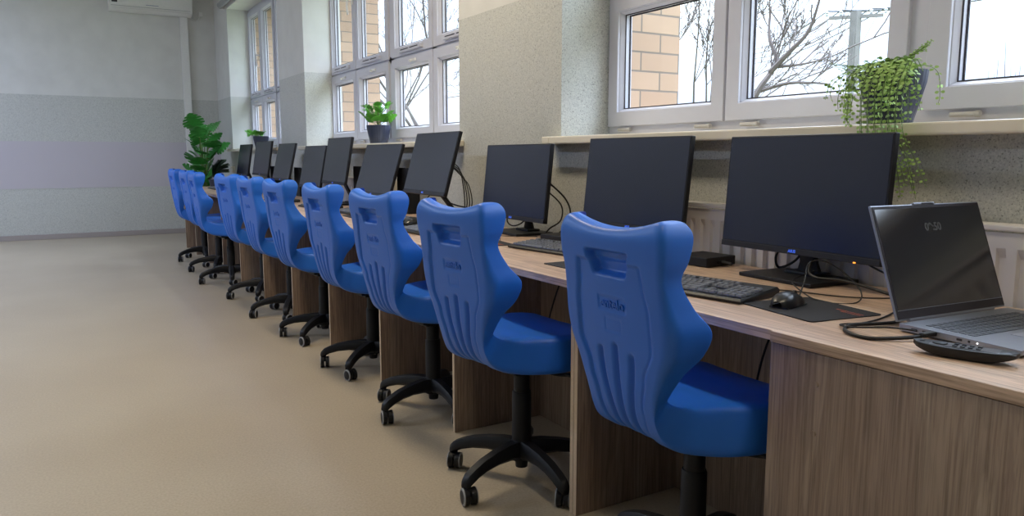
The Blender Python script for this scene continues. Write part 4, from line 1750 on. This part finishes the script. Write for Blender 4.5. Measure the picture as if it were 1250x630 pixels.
outside_tree('bare_tree', 'bare tree with long curved limbs outside the nearest window', onground(893, 11.5), 3.6, 5, .8, 2, 3, 4, .07, limb_extra)
outside_tree('bare_tree', 'dense bare tree seen beside the brick pier of the nearest window', onground(850, 21), 8.6, 9, .8, 5, 4, 7, .085)
outside_tree('bare_tree', 'large bare tree filling the right half of the middle window', onground(540, 21), 13.5, 13, .9, 5, 4, 9, .11, None, .17)
outside_tree('bare_tree', 'bare tree with fine twigs behind the small monstera of the middle window', onground(470, 33), 15.5, 17, .7, 5, 4, 8, .11, None, .2)
mb = MB()
rnd = random.Random(3)
bp = onground(1228, 9)
for px, py in ((1207, 86), (1219, 72), (1228, 46), (1234, 82), (1246, 80), (1214, 90), (1240, 88)):
    tip = bearing(px, py, 9 + rnd.uniform(-.2, .2))
    mb.tube(curve_pts([bp + Vector((rnd.uniform(-.1, .1), rnd.uniform(-.1, .1), 0)), bp.lerp(tip, .5) + Vector((0, rnd.uniform(-.1, .1), .2)), tip], 5), [.014 - .012 * i / 10 for i in range(11)], 5, caps=False)
o = mb.build('bare_shrub', M['bark'])
o.data.transform(Matrix.Translation(-bp))
o.location = bp
tag(o, 'bare shrub whose thin upright twigs show in the right-hand pane', 'shrub')

# utility pole
pb = bearing(1035, 190, 25)
pb.z = g0
ptop = bearing(1035, 12, 25).z
t = thing('utility_pole', 'concrete power pole with a crossarm outside the nearest window', 'pole', pb)
H = ptop - g0
b = MB()
vs = []
for z, r in ((0, .14), (H, .11)):
    vs += [(-r, -r, z), (r, -r, z), (r, r, z), (-r, r, z)]
b.add(vs, [(0, 1, 5, 4), (1, 2, 6, 5), (2, 3, 7, 6), (3, 0, 4, 7), (4, 5, 6, 7), (3, 2, 1, 0)], False)
b.tube([(-.19, -.12, 0), (-.17, -.10, H - .6)], .018, 6)
b.build('post', M['concrete'], t)
cd = (bearing(1066, 20, 25) - bearing(1014, 14, 25))
cd.z = 0
cd.normalize()
arm = MB()
R3 = Matrix.Rotation(math.atan2(cd.y, cd.x), 3, 'Z')
arm.box((0, 0, H - .15), (1.45, .09, .09), R3)
for s_ in (-1, 1):
    arm.tube([Vector((cd.x * .55 * s_, cd.y * .55 * s_, H - .18)), Vector((0, 0, H - 1.3))], .008, 5)
arm.build('crossarm', M['concrete'], t)
ins = []
for k in (-.78, -.4, .4, .78):
    b = MB()
    p = Vector((cd.x * k, cd.y * k, H - .10))
    b.lathe([(0, 0), (.03, 0), (.05, .04), (.03, .07), (.055, .10), (.02, .15), (0, .16)], c=p, n=10, caps=False)
    b.build('insulator', M['grey'], t)
    ins.append(pb + p + Vector((0, 0, .15)))
for k, p in enumerate(ins):
    lf_ = bearing(900, 58 + 6.5 * k, 55)
    rt_ = bearing(1260, -12 - 1.5 * k, 30)
    pts = []
    for i in range(17):
        u = i / 16
        q = lf_.lerp(p, u)
        q.z -= 1.0 * u * (1 - u) * 2
        pts.append(q)
    for i in range(1, 17):
        u = i / 16
        q = p.lerp(rt_, u)
        q.z -= .35 * u * (1 - u) * 2
        pts.append(q)
    b = MB()
    b.tube(pts, .022, 4)
    o = b.build('power_line', M['wire'])
    o.data.transform(Matrix.Translation(-p))
    o.location = p
    tag(o, ['power wire on the leftmost insulator of the pole', 'power wire on the insulator just left of the pole', 'power wire on the insulator just right of the pole', 'power wire on the rightmost insulator of the pole'][k], 'wire', 'power wires on the pole')

# ------------------------------------------------------------------ ceiling lamps, with an added cool fill row
lampspots = [(.95, .5, 1, 12, 'warm ceiling lamp above the laptop end of the desks'), (.95, 3.9, 1, 42, 'warm ceiling lamp above the middle of the desks'),
             (.95, 7.3, 0, 0, 'unlit ceiling lamp above the far desks'), (.95, 10.4, 0, 0, 'unlit ceiling lamp by the far corner'),
             (-2.2, 2.6, 2, 6, 'added cool fill lamp over the near left floor'), (-2.2, 6.2, 2, 56, 'added cool fill lamp over the middle of the left floor'), (-2.2, 9.8, 2, 92, 'added cool fill lamp over the far left floor')]  # unseen left row, added as cool fill to brighten the far wall
for i, (x, y, on, en, lab) in enumerate(lampspots):
    t = thing('ceiling_lamp', lab, 'lamp', (x, y, CEILZ - .07), 0, 'ceiling lamps')
    b = MB()
    b.box((0, 0, .035), (.34, 1.26, .07), bev=.006)
    b.build('housing', M['white'], t)
    b = MB()
    b.box((0, 0, -.004), (.30, 1.2, .008), bev=.002)
    b.build('diffuser', (M['white'], M['lamp'], M['fill_cool'])[on], t)
    if on:
        ld = bpy.data.lights.new('lamp_light', 'AREA')
        ld.shape = 'RECTANGLE'
        ld.size, ld.size_y = .3, 1.2
        ld.energy = en
        ld.color = (1, .84, .60) if on == 1 else (.62, .73, 1)
        lo = bpy.data.objects.new('lamp_light', ld)
        C.objects.link(lo)
        lo.location = (x, y, CEILZ - .09)

# portals guide the daylight through the three openings
for a, b_ in OPEN:
    ld = bpy.data.lights.new('window_portal', 'AREA')
    ld.shape = 'RECTANGLE'
    ld.size, ld.size_y = HEADZ - SILLZ, b_ - a
    ld.cycles.is_portal = True
    lo = bpy.data.objects.new('window_portal', ld)
    C.objects.link(lo)
    lo.location = (RX + .11, (a + b_) / 2, (HEADZ + SILLZ) / 2)
    lo.rotation_euler = (0, rad(90), 0)

# ------------------------------------------------------------------ sky
wd = bpy.data.worlds.new('overcast_sky')
bpy.context.scene.world = wd
wd.use_nodes = True
nt = wd.node_tree
bg = nt.nodes['Background']
tc = nt.nodes.new('ShaderNodeTexCoord')
nz = nt.nodes.new('ShaderNodeTexNoise')
nz.inputs['Scale'].default_value = 3.0
nz.inputs['Detail'].default_value = 6
mp = nt.nodes.new('ShaderNodeMapping')
mp.inputs['Scale'].default_value = (1, 1, 2.6)
nt.links.new(tc.outputs['Generated'], mp.inputs[0])
nt.links.new(mp.outputs[0], nz.inputs['Vector'])
r = ramp(nt, [(.35, (.60, .745, 1.0, 1)), (.6, (.78, .87, 1.0, 1))])
nt.links.new(nz.outputs['Fac'], r.inputs[0])
nt.links.new(r.outputs[0], bg.inputs['Color'])
# overcast sky: pale at the horizon, brighter overhead
sep = nt.nodes.new('ShaderNodeSeparateXYZ')
nt.links.new(tc.outputs['Generated'], sep.inputs[0])
cl = nt.nodes.new('ShaderNodeMath')
cl.operation = 'MAXIMUM'
cl.inputs[1].default_value = 0
nt.links.new(sep.outputs['Z'], cl.inputs[0])
pw = nt.nodes.new('ShaderNodeMath')
pw.operation = 'POWER'
pw.inputs[1].default_value = 1.25
nt.links.new(cl.outputs[0], pw.inputs[0])
ml = nt.nodes.new('ShaderNodeMath')
ml.operation = 'MULTIPLY_ADD'
ml.inputs[1].default_value = 15.0
ml.inputs[2].default_value = .98
nt.links.new(pw.outputs[0], ml.inputs[0])
nt.links.new(ml.outputs[0], bg.inputs['Strength'])

sc = bpy.context.scene
sc.view_settings.view_transform = 'Standard'
sc.view_settings.look = 'None'
sc.view_settings.exposure = .3
sc.view_settings.gamma = 1
sc.view_settings.use_curve_mapping = False
sc.cycles.max_bounces = 8
sc.cycles.diffuse_bounces = 5
sc.cycles.transparent_max_bounces = 16
